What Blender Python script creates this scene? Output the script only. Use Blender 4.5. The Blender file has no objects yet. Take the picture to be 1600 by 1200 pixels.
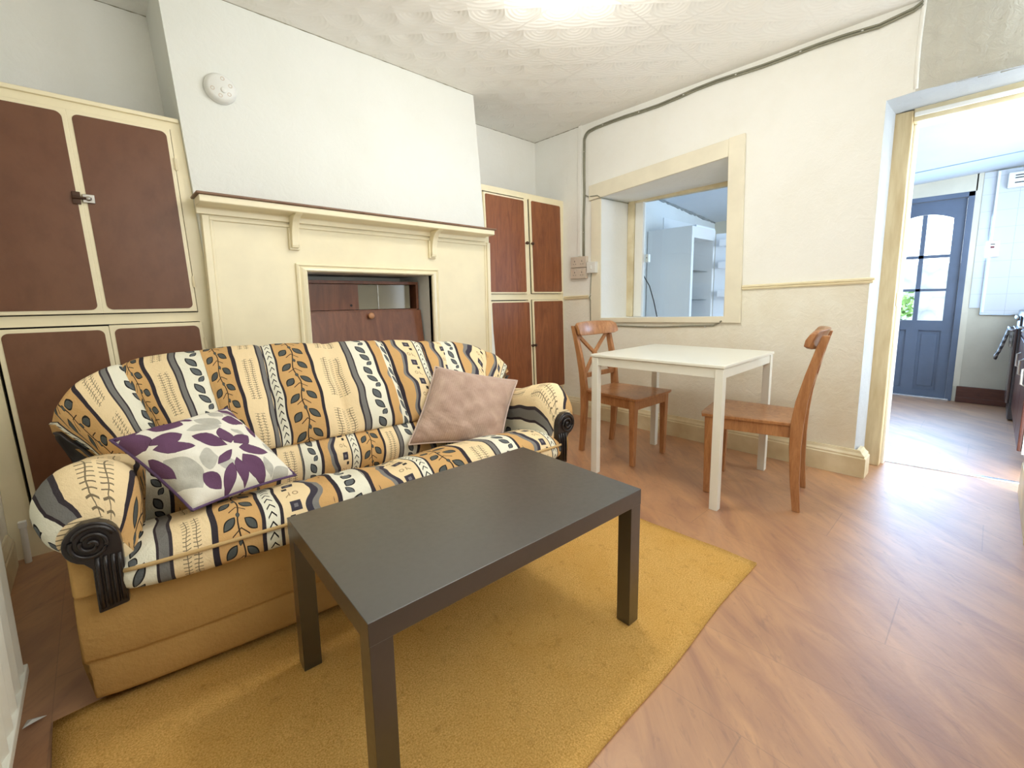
import bpy, bmesh, math, random
from mathutils import Vector, Matrix
R = math.radians
random.seed(7)
S = bpy.context.scene
COL = S.collection

# ------------------------------------------------------------------ camera
YAW, PITCH, ROLL = 0.750740133, 0.135614684, -0.0147460803
FPX, SHX, SHY = 698.12, 2.7805, -35.690
cam_d = bpy.data.cameras.new('camera')
cam = bpy.data.objects.new('camera', cam_d); COL.objects.link(cam); S.camera = cam
_f = Vector((math.sin(YAW)*math.cos(PITCH), math.cos(YAW)*math.cos(PITCH), -math.sin(PITCH)))
_r = Vector((math.cos(YAW), -math.sin(YAW), 0)); _u = _r.cross(_f)
_r2 = _r*math.cos(ROLL)+_u*math.sin(ROLL); _u2 = -_r*math.sin(ROLL)+_u*math.cos(ROLL)
cam.matrix_world = Matrix(((_r2.x, _u2.x, -_f.x, -3.16886), (_r2.y, _u2.y, -_f.y, -2.6641), (_r2.z, _u2.z, -_f.z, 1.04822), (0, 0, 0, 1)))
cam_d.sensor_fit = 'HORIZONTAL'; cam_d.sensor_width = 36; cam_d.lens = 36*FPX/1600
cam_d.shift_x = -SHX/1600; cam_d.shift_y = SHY/1600
cam_d.clip_start = 0.02; cam_d.clip_end = 100

# ------------------------------------------------------------------ world, exposure, daylight and fill
W = bpy.data.worlds.new('sky'); S.world = W; W.use_nodes = True
W.node_tree.nodes['Background'].inputs[0].default_value = (0.80, 0.90, 1.0, 1)
W.node_tree.nodes['Background'].inputs[1].default_value = 9.0
S.view_settings.view_transform = 'Standard'; S.view_settings.look = 'None'
S.view_settings.gamma = 1; S.view_settings.use_curve_mapping = False
S.view_settings.exposure = -0.12

def area_light(name, loc, rot, sx, sy, power, color):
    d = bpy.data.lights.new(name, 'AREA'); d.shape = 'RECTANGLE'; d.size = sx; d.size_y = sy
    d.energy = power; d.color = color
    o = bpy.data.objects.new(name, d); o.location = loc; o.rotation_euler = rot; COL.objects.link(o); return o
# added fill behind the camera, and added kitchen fill for assumed daylight (no window in that wall)
area_light('room_fill', (-2.0, -2.85, 1.70), (R(90), 0, 0), 1.7, 1.3, 23, (0.94, 0.98, 1.0))
area_light('kitchen_fill', (1.60, -3.19, 1.42), (R(90), 0, 0), 1.5, 0.9, 38, (0.74, 0.87, 1.0))  # added area light against the solid kitchen wall, no opening behind it
area_light('kitchen_door_daylight', (2.90, -2.30, 1.25), (0, R(90), 0), 1.0, 0.95, 44, (0.34, 0.60, 1.0))

# ------------------------------------------------------------------ helpers
def lin(c):
    c = c/255.0
    return c/12.92 if c <= 0.04045 else ((c+0.055)/1.055)**2.4
def rgb(r, g, b): return (lin(r), lin(g), lin(b), 1.0)
MATS = {}
class NT:
    """tiny expression layer over shader nodes"""
    def __init__(s, name):
        s.m = bpy.data.materials.new(name); s.m.use_nodes = True
        s.t = s.m.node_tree; s.b = s.t.nodes['Principled BSDF']
    def n(s, k): return s.t.nodes.new(k)
    def link(s, a, b): s.t.links.new(a, b)
    def math(s, op, *a):
        n = s.n('ShaderNodeMath'); n.operation = op
        for i, v in enumerate(a):
            if isinstance(v, E): s.link(v.s, n.inputs[i])
            else: n.inputs[i].default_value = v
        return E(s, n.outputs[0])
    def uv(s):
        n = s.n('ShaderNodeTexCoord'); x = s.n('ShaderNodeSeparateXYZ'); s.link(n.outputs['UV'], x.inputs[0])
        return E(s, x.outputs[0]), E(s, x.outputs[1])
    def pos(s):
        n = s.n('ShaderNodeNewGeometry'); x = s.n('ShaderNodeSeparateXYZ'); s.link(n.outputs['Position'], x.inputs[0])
        return [E(s, x.outputs[i]) for i in range(3)]
    def vec(s, kind='Object'):
        return s.n('ShaderNodeTexCoord').outputs[kind]
    def mapping(s, scale, rot=(0, 0, 0), kind='Object'):
        m = s.n('ShaderNodeMapping'); s.link(s.vec(kind), m.inputs[0]); m.inputs['Scale'].default_value = scale
        m.inputs['Rotation'].default_value = rot; return m.outputs[0]
    def noise(s, scale, detail=3, vec=None, rough=0.55, dist=0):
        n = s.n('ShaderNodeTexNoise'); n.inputs['Scale'].default_value = scale; n.inputs['Detail'].default_value = detail
        n.inputs['Roughness'].default_value = rough; n.inputs['Distortion'].default_value = dist
        s.link(vec if vec is not None else s.vec(), n.inputs['Vector']); return E(s, n.outputs[0])
    def mix(s, f, a, b):
        n = s.n('ShaderNodeMix'); n.data_type = 'RGBA'
        for v, i in ((f, 0), (a, 6), (b, 7)):
            if isinstance(v, E): s.link(v.s, n.inputs[i])
            elif hasattr(v, 'is_output'): s.link(v, n.inputs[i])
            else: n.inputs[i].default_value = v
        return n.outputs[2]
    def ramp(s, f, stops, interp='CONSTANT'):
        n = s.n('ShaderNodeValToRGB'); n.color_ramp.interpolation = interp
        s.link(f.s, n.inputs[0]); el = n.color_ramp.elements
        el[0].position = stops[0][0]; el[0].color = stops[0][1]
        el[1].position = stops[1][0]; el[1].color = stops[1][1]
        for p, c in stops[2:]:
            e = el.new(p); e.color = c
        return n.outputs[0]
    def step(s, v, lo, hi):
        n = s.n('ShaderNodeMapRange'); s.link(v.s, n.inputs[0])
        n.inputs[1].default_value = lo; n.inputs[2].default_value = hi; return E(s, n.outputs[0])
    def bump(s, h, strength=0.3, dist=0.01):
        n = s.n('ShaderNodeBump'); n.inputs['Strength'].default_value = strength; n.inputs['Distance'].default_value = dist
        s.link(h.s, n.inputs['Height']); s.link(n.outputs[0], s.b.inputs['Normal'])
    def base(s, c):
        if hasattr(c, 'is_output'): s.link(c, s.b.inputs['Base Color'])
        else: s.b.inputs['Base Color'].default_value = c
    def rough(s, r):
        if isinstance(r, E): s.link(r.s, s.b.inputs['Roughness'])
        else: s.b.inputs['Roughness'].default_value = r
class E:
    def __init__(s, nt, sock): s.nt = nt; s.s = sock
    def __add__(s, o): return s.nt.math('ADD', s, o)
    __radd__ = __add__
    def __sub__(s, o): return s.nt.math('SUBTRACT', s, o)
    def __rsub__(s, o): return s.nt.math('SUBTRACT', o, s)
    def __mul__(s, o): return s.nt.math('MULTIPLY', s, o)
    __rmul__ = __mul__
    def __truediv__(s, o): return s.nt.math('DIVIDE', s, o)
    def mod(s, m): return s.nt.math('FLOORED_MODULO', s, m)
    def abs(s): return s.nt.math('ABSOLUTE', s)
    def sin(s): return s.nt.math('SINE', s)
    def lt(s, o): return s.nt.math('LESS_THAN', s, o)
    def gt(s, o): return s.nt.math('GREATER_THAN', s, o)
    def max(s, o): return s.nt.math('MAXIMUM', s, o)
    def min(s, o): return s.nt.math('MINIMUM', s, o)
    def sqrt(s): return s.nt.math('SQRT', s)
    def floor(s): return s.nt.math('FLOOR', s)

def paint(name, c, rough=0.5, var=0.06, vs=3.0, bs=60, bstr=0.15, c2=None, spec=0.5, metal=0.0, bd=0.004, scale=(1, 1, 1)):
    if name in MATS: return MATS[name]
    t = NT(name); v = t.mapping(scale)
    n = t.noise(vs, 4, v)
    d = c2 if c2 else tuple(x*(1-3*var) for x in c[:3])+(1,)
    t.base(t.mix(t.step(n, 0.35, 0.75), c, d))
    t.rough(rough); t.b.inputs['Specular IOR Level'].default_value = spec; t.b.inputs['Metallic'].default_value = metal
    if bstr: t.bump(t.noise(bs, 3, v), bstr, bd)
    MATS[name] = t.m; return t.m

def newbm(): return bmesh.new()
def hexa(bm, P):
    """8 points: bottom loop 0-3, top loop 4-7"""
    v = [bm.verts.new(p) for p in P]
    for f in ((0, 3, 2, 1), (4, 5, 6, 7), (0, 1, 5, 4), (1, 2, 6, 5), (2, 3, 7, 6), (3, 0, 4, 7)):
        bm.faces.new([v[i] for i in f])
    return v
def box(bm, x0, x1, y0, y1, z0, z1):
    return hexa(bm, [(x0, y0, z0), (x1, y0, z0), (x1, y1, z0), (x0, y1, z0), (x0, y0, z1), (x1, y0, z1), (x1, y1, z1), (x0, y1, z1)])
def prism(bm, pts, axis, a, b):
    """extrude a 2D outline along an axis; pts are the two other coordinates in axis order"""
    def mk(p, t):
        if axis == 'x': return (t, p[0], p[1])
        if axis == 'y': return (p[0], t, p[1])
        return (p[0], p[1], t)
    A = [bm.verts.new(mk(p, a)) for p in pts]; B = [bm.verts.new(mk(p, b)) for p in pts]; n = len(pts)
    bm.faces.new(A); bm.faces.new(B[::-1])
    for i in range(n): bm.faces.new((A[i], B[i], B[(i+1) % n], A[(i+1) % n]))
def tube(bm, path, r, seg=10, cap=True):
    rings = []; path = [Vector(p) for p in path]
    for i, p in enumerate(path):
        t = (path[min(i+1, len(path)-1)]-path[max(i-1, 0)]).normalized()
        up = Vector((0, 0, 1)) if abs(t.z) < 0.9 else Vector((1, 0, 0))
        a = t.cross(up).normalized(); b = t.cross(a).normalized()
        rr = r[i] if isinstance(r, (list, tuple)) else r
        rings.append([bm.verts.new(p+a*rr*math.cos(k*2*math.pi/seg)+b*rr*math.sin(k*2*math.pi/seg)) for k in range(seg)])
    for i in range(len(rings)-1):
        for k in range(seg):
            bm.faces.new((rings[i][k], rings[i][(k+1) % seg], rings[i+1][(k+1) % seg], rings[i+1][k]))
    if cap: bm.faces.new(rings[0][::-1]); bm.faces.new(rings[-1])
def lathe(bm, c, axis, prof, seg=24):
    """profile list of (radius, distance along axis) around centre c; axis a unit Vector"""
    axis = Vector(axis).normalized(); up = Vector((0, 0, 1)) if abs(axis.z) < 0.9 else Vector((1, 0, 0))
    a = axis.cross(up).normalized(); b = axis.cross(a).normalized(); c = Vector(c); rings = []
    for r, d in prof:
        if r < 1e-6: rings.append([bm.verts.new(c+axis*d)])
        else: rings.append([bm.verts.new(c+axis*d+a*r*math.cos(k*2*math.pi/seg)+b*r*math.sin(k*2*math.pi/seg)) for k in range(seg)])
    for i in range(len(rings)-1):
        A, B = rings[i], rings[i+1]
        for k in range(seg):
            j = (k+1) % seg
            if len(A) == 1 and len(B) == 1: continue
            if len(A) == 1: bm.faces.new((A[0], B[k], B[j]))
            elif len(B) == 1: bm.faces.new((A[k], B[0], A[j]))
            else: bm.faces.new((A[k], B[k], B[j], A[j]))
    if len(rings[0]) > 1: bm.faces.new(rings[0])
    if len(rings[-1]) > 1: bm.faces.new(rings[-1][::-1])

ROOT = {}
def root_matrix(o):
    while o is not None and o.name not in ROOT: o = o.parent
    return ROOT[o.name] if o is not None else Matrix.Identity(4)
def thing(name, label, cat, loc, rotz=0.0, group=None):
    o = bpy.data.objects.new(name, None); o.empty_display_size = 0.1; COL.objects.link(o)
    o.location = loc; o.rotation_euler = (0, 0, rotz)
    o['label'] = label; o['category'] = cat
    if group: o['group'] = group
    ROOT[o.name] = Matrix.Translation(loc) @ Matrix.Rotation(rotz, 4, 'Z'); return o
def obj(name, bm, m, parent=None, bevel=0.0, smooth=None, label=None, cat=None, group=None, kind=None, world=True, subsurf=0, seg=2, normals=True):
    if normals: bmesh.ops.recalc_face_normals(bm, faces=bm.faces)
    me = bpy.data.meshes.new(name); bm.to_mesh(me); bm.free()
    o = bpy.data.objects.new(name, me); COL.objects.link(o)
    for mm in (m if isinstance(m, (list, tuple)) else [m]): me.materials.append(mm)
    if parent is not None:
        o.parent = parent
        if world: me.transform(root_matrix(parent).inverted())
    elif kind != 'structure':
        xs = [v.co for v in me.vertices]
        c = Vector((sum(v.x for v in xs)/len(xs), sum(v.y for v in xs)/len(xs), min(v.z for v in xs)))
        me.transform(Matrix.Translation(-c)); o.location = c
    if bevel > 0:
        b = o.modifiers.new('bevel', 'BEVEL'); b.width = bevel; b.segments = seg; b.limit_method = 'ANGLE'; b.angle_limit = R(35)
        if smooth is None: smooth = True
        w = o.modifiers.new('wn', 'WEIGHTED_NORMAL'); w.keep_sharp = False
    if subsurf:
        s_ = o.modifiers.new('sub', 'SUBSURF'); s_.levels = subsurf; s_.render_levels = subsurf
        if smooth is None: smooth = True
    if smooth: me.polygons.foreach_set('use_smooth', [True]*len(me.polygons))
    if label: o['label'] = label
    if cat: o['category'] = cat
    if group: o['group'] = group
    if kind: o['kind'] = kind
    return o
def struct(name, bm, m, parent=None, **k):
    return obj(name, bm, m, parent, kind=None if parent is not None else 'structure', **k)

# ------------------------------------------------------------------ materials
def mat_wall(name, c, c2, bstr=0.5, scale=22, blot=2.2, rough=0.75):
    t = NT(name); n = t.noise(blot, 5, rough=0.6); n2 = t.noise(9, 5)
    col = t.mix(t.step(n, 0.42, 0.78), c, c2)
    t.base(t.mix(t.step(n2, 0.62, 0.85)*0.5, col, c2)); t.rough(rough)
    w = t.noise(scale, 6, rough=0.7, dist=1.2)
    t.bump(w, bstr, 0.012); return t.m
M_WHITE = mat_wall('white_wall_paint', rgb(250, 249, 242), rgb(245, 243, 233), 0.30, 18)
M_CHIM = mat_wall('chimney_white_paint', rgb(238, 239, 232), rgb(234, 235, 226), 0.30, 16)
M_LOWER = mat_wall('cream_lower_wall_paint', rgb(250, 247, 232), rgb(234, 224, 198), 0.5, 14, 1.6, 0.55)
M_SHADEP = mat_wall('shaded_rough_plaster', rgb(216, 213, 200), rgb(202, 198, 184), 0.9, 20)  # base colour greyed to paint in the shade over the doorway
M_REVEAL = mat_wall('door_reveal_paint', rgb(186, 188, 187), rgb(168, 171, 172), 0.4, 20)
M_KWALL = mat_wall('kitchen_wall_paint', rgb(226, 230, 230), rgb(212, 216, 214), 0.2, 20)
M_KBEIGE = mat_wall('kitchen_beige_wall_paint', rgb(205, 200, 182), rgb(190, 184, 165), 0.2, 20)
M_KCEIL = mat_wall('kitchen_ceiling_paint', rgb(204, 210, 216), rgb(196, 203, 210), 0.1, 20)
M_CREAM = paint('cream_gloss_paint', rgb(250, 238, 202), 0.32, 0.03, 5, 12, 0.06, bd=0.003)
M_CREAMD = paint('aged_cream_paint', rgb(238, 226, 192), 0.4, 0.08, 6, 20, 0.15, c2=rgb(212, 194, 150))
M_BOARD = paint('cream_window_board_paint', rgb(246, 238, 214), 0.4, 0.04, 4, 20, 0.1)
M_DARK = paint('dark_void_paint', rgb(38, 30, 24), 0.8, 0.1, 4, 20, 0.1)
def wood(name, a, b, scale=(1, 1, 1), rough=0.4, ring=5.0, dist=4.0, spec=0.5):
    t = NT(name); v = t.mapping(scale)
    w = t.noise(ring, 6, v, 0.65, dist); f = t.noise(ring*9, 3, v, 0.6)
    c = t.mix(t.step(w, 0.3, 0.72), a, b)
    t.base(t.mix(t.step(f, 0.45, 0.8)*0.35, c, tuple(x*0.6 for x in b[:3])+(1,)))
    t.rough(rough); t.b.inputs['Specular IOR Level'].default_value = spec
    t.bump(f, 0.06, 0.003); return t.m
M_BROWN = wood('brown_hardboard', rgb(122, 84, 60), rgb(106, 66, 44), (1, 1, 0.6), 0.38, 2.2, 0.6, 0.4)
M_BROWN2 = wood('reddish_plywood', rgb(158, 96, 56), rgb(116, 64, 38), (6, 6, 0.8), 0.4, 2.4, 1.5)
M_BUREAU = wood('dark_teak_veneer', rgb(132, 84, 58), rgb(98, 58, 40), (5, 5, 0.7), 0.35, 3.0, 1.2)
M_PINE = wood('antique_pine', rgb(196, 142, 94), rgb(152, 98, 58), (8, 8, 1.3), 0.3, 2.6, 1.6)
M_SHELFTOP = wood('worn_brown_shelf_top', rgb(112, 78, 58), rgb(150, 118, 92), (1, 4, 4), 0.45, 6, 1.5)
M_WTABLE = paint('white_lacquer', rgb(240, 239, 226), 0.28, 0.01, 3, 10, 0.02)
M_BLACKB = NT('black_brown_foil')
_t = M_BLACKB; _n = _t.noise(3.0, 6, rough=0.7); _s = _t.noise(60, 4)
_t.base(_t.mix(_t.step(_n, 0.4, 0.8), rgb(27, 23, 19), rgb(38, 33, 27))); _t.rough(_t.step(_s, 0.1, 1.1)*0.25+0.30)
_t.b.inputs['Specular IOR Level'].default_value = 0.9; _t.b.inputs['Coat Weight'].default_value = 1.0; _t.b.inputs['Coat Roughness'].default_value = 0.35; _t.b.inputs['Coat IOR'].default_value = 1.6; _t.bump(_s, 0.03, 0.002); M_BLACKB = _t.m
M_DKWOOD = paint('black_stained_carved_wood', rgb(40, 34, 34), 0.28, 0.1, 8, 30, 0.05)
M_PLASTIC = paint('white_plastic', rgb(238, 238, 232), 0.35, 0.02, 8, 20, 0.0)
M_BEIGEP = paint('aged_beige_plastic', rgb(222, 208, 190), 0.4, 0.06, 8, 20, 0.0)
M_CABLE = paint('grey_cable_sheath', rgb(150, 148, 128), 0.5, 0.08, 10, 20, 0.0)
M_BLACKC = paint('black_cable_sheath', rgb(35, 35, 38), 0.5, 0.05, 10, 20, 0.0)
M_METAL = paint('tarnished_metal', rgb(200, 196, 188), 0.35, 0.15, 30, 40, 0.1, metal=0.9)
M_BRONZE = paint('dark_bronze_knob', rgb(80, 55, 40), 0.35, 0.1, 30, 40, 0.1, metal=0.5)
M_HOLE = paint('dark_slot', rgb(30, 28, 28), 0.7, 0.0, 5, 5, 0.0)
M_RAD = paint('radiator_enamel', rgb(236, 236, 224), 0.4, 0.02, 6, 20, 0.0)
M_FRIDGE = paint('fridge_grey_white_enamel', rgb(222, 224, 224), 0.4, 0.02, 3, 10, 0.0)
M_FRIDGEI = paint('fridge_inner_white', rgb(232, 238, 246), 0.3, 0.02, 3, 10, 0.0)
M_BLUED = paint('slate_blue_door_paint', rgb(98, 112, 134), 0.4, 0.08, 3, 30, 0.1)
M_MAHOG = wood('mahogany_skirting', rgb(104, 58, 44), rgb(74, 40, 32), (1, 1, 6), 0.35, 3, 1.0)
M_WALUM = paint('aluminium_strip', rgb(214, 218, 224), 0.25, 0.05, 20, 40, 0.05, metal=0.8)
M_WORK = paint('grey_worktop', rgb(150, 150, 152), 0.35, 0.1, 30, 40, 0.05)

# ceiling: relief tiles with overlapping fan shells
t = NT('fan_relief_ceiling_tiles'); px, py, pz = t.pos()
cs = 0.185
q = (px*0.7071+py*0.7071)/cs; p_ = (px*0.7071-py*0.7071)/cs
row = (q).floor(); off = row.mod(2.0)*0.5
a = (p_+off).mod(1.0)-0.5; b = q.mod(1.0)
d = (a*a+b*b*0.8).sqrt()
fan1 = d.lt(0.62)
d2 = ((a.abs()-0.5)*(a.abs()-0.5)+(b+1.0)*(b+1.0)*0.8*0.7).sqrt()
dd = d*fan1+d2*(1.0-fan1)
arcs = (dd*50.0).sin()*0.06+dd*3.4
jx = ((px+0.12).mod(0.61)-0.305).abs(); jy = ((py+0.05).mod(0.61)-0.305).abs()
joint = jx.gt(0.300).max(jy.gt(0.300))
h = arcs*(1.0-joint)+joint*1.6
t.bump(h, 0.55, 0.014); nn = t.noise(1.6, 4)
t.base(t.mix(t.step(nn, 0.4, 0.8), rgb(251, 249, 242), rgb(246, 243, 233))); t.rough(0.7)
M_CEIL = t.m

# floor: brown slate-wood vinyl planks
t = NT('brown_slate_vinyl'); px, py, pz = t.pos()
pw, pl = 0.305, 1.22
col_i = (px/pw).floor(); yy = py+col_i*0.47
fx = (px/pw).mod(1.0); fy = (yy/pl).mod(1.0); row_i = (yy/pl).floor()
seam = fx.lt(0.008).max(fy.lt(0.003))
cell = ((col_i*12.9898+row_i*78.233).sin()*43758.5).mod(1.0)
v = t.mapping((1.0, 1.0, 1.0), (0, 0, R(42)), 'Object')
m2 = t.n('ShaderNodeMapping'); t.link(v, m2.inputs[0]); m2.inputs['Scale'].default_value = (5.5, 1.3, 1)
n1 = t.noise(1.5, 7, m2.outputs[0], 0.62, 0.9); n2 = t.noise(5.0, 6, m2.outputs[0], 0.7, 1.5); n3 = t.noise(2.2, 3)
c = t.mix(t.step(n1, 0.32, 0.68), rgb(208, 154, 104), rgb(164, 112, 78))
c = t.mix(t.step(n2, 0.56, 0.78)*0.6, c, rgb(104, 66, 50))
c = t.mix(t.step(n3, 0.5, 0.75)*0.35, c, rgb(222, 172, 128))
c = t.mix(cell*0.12, c, rgb(120, 80, 60))
c = t.mix(seam*0.25, c, rgb(70, 46, 36))
t.base(c); t.rough(t.step(n2, 0.0, 1.0)*0.12+0.42); t.b.inputs['Specular IOR Level'].default_value = 0.9; t.b.inputs['Coat Weight'].default_value = 0.9; t.b.inputs['Coat IOR'].default_value = 1.75; t.b.inputs['Coat Roughness'].default_value = 0.47
t.bump(n2*0.6-seam*0.6+n1*0.5+t.noise(60, 4)*0.5, 0.30, 0.004)
M_FLOOR = t.m

# rug
t = NT('mustard_short_pile'); n1 = t.noise(230, 3, rough=0.7); n2 = t.noise(3.0, 5, rough=0.65); n3 = t.noise(28, 4, rough=0.7)
c = t.mix(t.step(n1, 0.32, 0.68), rgb(196, 146, 66), rgb(244, 200, 124))
c = t.mix(t.step(n2, 0.45, 0.75)*0.45, c, rgb(206, 152, 62)); c = t.mix(t.step(n3, 0.56, 0.8)*0.5, c, rgb(156, 108, 36))
t.base(c); t.rough(0.95); t.b.inputs['Specular IOR Level'].default_value = 0.1; t.bump(n1*0.7+n3*0.5, 0.9, 0.006)
M_RUG = t.m

def fabric_common(t, strength=0.35):
    wv = t.noise(320, 2); wr = t.noise(11, 4, dist=1.0); t.rough(0.9); t.b.inputs['Specular IOR Level'].default_value = 0.15
    w2 = t.noise(26, 3, dist=1.5); t.bump(wv*0.2+wr*0.8+w2*0.5, strength, 0.012)
def leaf_mask(t, u, v, cx, cy, ang, hl, hw):
    c_, s_ = math.cos(R(ang)), math.sin(R(ang))
    du, dv = u-cx, v-cy
    x = (du*c_+dv*s_)*(1/hl); y = (dv*c_-du*s_)*(1/hw)
    return (1.0-x*x)-y.abs()
# tan striped leaf-and-twig tapestry (unit = 15 cm); period 5.08
def make_tapestry():
    t = NT('striped_leaf_tapestry'); u0, v = t.uv()
    wob = t.noise(7.0, 2); u = u0+(wob-0.5)*0.10+(v*5.2).sin()*0.018
    PER = 5.08
    f = u.mod(PER)
    wv = (v*4.2).sin()*0.12+(v*9.0).sin()*0.03
    inw = f.gt(3.3).max(0.0)*f.lt(4.2)
    fw = f+wv*inw
    tanl, orange, navy = rgb(240, 216, 172), rgb(208, 166, 110), rgb(56, 50, 56)
    grey, cream = rgb(122, 120, 116), rgb(236, 232, 212)
    st = [(0, orange), (1.0, navy), (1.13, tanl), (2.0, rgb(64, 58, 62)), (2.07, grey), (2.30, rgb(60, 52, 56)), (2.35, cream), (3.05, navy), (3.17, orange),
          (3.60, rgb(130, 128, 124)), (3.74, rgb(66, 62, 72)), (3.90, tanl), (4.60, navy), (4.66, cream), (5.0, navy)]
    c = t.ramp(fw/PER, [(a/PER, b) for a, b in st])
    dark = rgb(58, 46, 38); lf = rgb(84, 88, 86); lfe = rgb(40, 38, 36)
    # vine of the orange stripe
    vv = v.mod(0.62)-0.31; aa = f-0.5
    stem = (aa-(v*5.067).sin()*0.06).abs().lt(0.018).max((vv-0.10-aa.abs()*0.8).abs().lt(0.016)*aa.abs().lt(0.2))
    m1 = leaf_mask(t, aa, vv, -0.25, 0.04, 132, 0.21, 0.115).max(leaf_mask(t, aa, vv, 0.25, -0.04, 46, 0.21, 0.115)).max(leaf_mask(t, aa, vv, 0.02, -0.24, 80, 0.09, 0.05))
    on = f.lt(0.94)
    c = t.mix(stem*on, c, dark)
    c = t.mix(m1.gt(0.0)*on, c, lfe); c = t.mix(m1.gt(0.28)*on, c, lf)
    # twig hatch
    gap = (v*3.1+1.0).sin().gt(-0.75)
    on = f.gt(1.3)*f.lt(1.9)*gap
    l1 = ((f-1.46)+(v*9.0).sin()*0.015).abs().lt(0.010).max(((f-1.70)-(v*8.0).sin()*0.018).abs().lt(0.010))
    cb = (v.mod(0.085)-0.04-(f*23.0+v*3.0).sin()*0.012).abs().lt(0.0095)*((f-1.46).abs().lt(0.095).max((f-1.70).abs().lt(0.095)))
    c = t.mix(l1.max(cb)*on*0.8, c, dark)
    # leaves on the cream stripe
    vv = v.mod(1.0)-0.5; aa = f-2.70
    m1 = leaf_mask(t, aa, vv, 0.02, -0.25, 60, 0.23, 0.13).max(leaf_mask(t, aa, vv, 0.05, 0.13, 48, 0.21, 0.12)).max(leaf_mask(t, aa, vv, 0.14, 0.42, 130, 0.14, 0.085))
    on = f.gt(2.36)*f.lt(3.04)
    c = t.mix(m1.gt(0.0)*on, c, lfe); c = t.mix(m1.gt(0.3)*on, c, rgb(100, 104, 106))
    # little squares and ring marks
    vv = v.mod(0.95)-0.475; aa = f-4.25
    sq = (aa-0.02).abs().max((vv+0.30).abs()); s2 = (aa-0.13).abs().max((vv+0.03).abs())
    on = f.gt(3.95)*f.lt(4.58)
    c = t.mix(sq.lt(0.135)*on, c, rgb(66, 62, 72)); c = t.mix(sq.lt(0.05)*on, c, rgb(120, 116, 120))
    c = t.mix(s2.lt(0.062)*on, c, rgb(52, 50, 52))
    rg = ((aa+0.08)*(aa+0.08)+(vv-0.24)*(vv-0.24)).sqrt()
    ring = rg.lt(0.075)*rg.gt(0.045)
    bar = (aa-0.07).abs().lt(0.014)*(vv-0.24).abs().lt(0.08)
    bar2 = (vv-0.24-(aa-0.07)).abs().lt(0.02)*(aa-0.12).abs().lt(0.06)
    c = t.mix(ring.max(bar).max(bar2)*on*0.7, c, rgb(130, 96, 66))
    # zigzag ticks
    vv = v.mod(0.23)-0.115; aa = f-4.83
    z = (vv-(aa.abs()*1.3-0.06)).abs().lt(0.026)*aa.abs().lt(0.10)
    c = t.mix(z*f.gt(4.66), c, rgb(36, 32, 32))
    t.base(c); fabric_common(t, 0.45); return t.m
M_TAPE = make_tapestry()
t = NT('plain_tan_upholstery'); n = t.noise(4, 4); n2 = t.noise(90, 3)
t.base(t.mix(t.step(n, 0.3, 0.75), rgb(202, 162, 100), rgb(182, 142, 84))); t.rough(0.9); t.b.inputs['Specular IOR Level'].default_value = 0.15
t.bump(n2*0.5+n*1.0, 0.5, 0.01); M_TAN = t.m
t = NT('tan_piping'); t.base(rgb(196, 164, 112)); t.rough(0.9); t.bump(t.noise(200), 0.3, 0.003); M_PIPE = t.m
# mauve corduroy
t = NT('mauve_corduroy'); u, v = t.uv(); n = t.noise(14, 5, dist=0.5); n2 = t.noise(140, 3)
t.base(t.mix(t.step(n, 0.3, 0.75), rgb(192, 164, 146), rgb(166, 136, 120))); t.rough(0.85)
t.b.inputs['Sheen Weight'].default_value = 0.3
t.bump(t.noise(4.5, 3, dist=1.0)*2.4+n*0.5+n2*0.12+(u*260.0).sin()*0.03, 0.6, 0.012); M_MAUVE = t.m
t = NT('pale_mauve_piping'); t.base(rgb(206, 184, 170)); t.rough(0.85); t.bump(t.noise(200), 0.2, 0.003); M_MPIPE = t.m

# ------------------------------------------------------------------ room shell
H = 2.497; XL = -3.52; YF = -2.86; YA = 0.40; XK = 2.93; TH = 0.42
def quad(bm, pts, mi=0, sub=False):
    f = bm.faces.new([bm.verts.new(p) for p in pts]); f.material_index = mi; return f
bm = newbm(); quad(bm, [(XL-0.1, YF-0.1, 0), (0.43, YF-0.1, 0), (0.43, YA+0.1, 0), (XL-0.1, YA+0.1, 0)]); struct('floor', bm, M_FLOOR)
bm = newbm(); quad(bm, [(0.43, YF-0.3, 0), (XK, YF-0.3, 0), (XK, YA+0.1, 0), (0.43, YA+0.1, 0)]); struct('floor', bm, M_FLOOR)
bm = newbm(); box(bm, XL-0.1, 0.2, YF-0.1, YA+0.1, H, H+0.08); struct('ceiling', bm, M_CEIL)
# left wall
bm = newbm(); box(bm, XL-0.25, XL, YF-0.1, YA+0.1, 0, H); struct('wall_left', bm, M_LOWER)
bm = newbm(); box(bm, XL, 0.0, YF-0.1, YF, 0, H); struct('wall_front', bm, M_WHITE)
bm = newbm(); box(bm, XL, 0.0, YA, YA+0.1, 0, H); struct('wall_back', bm, M_WHITE)
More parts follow.
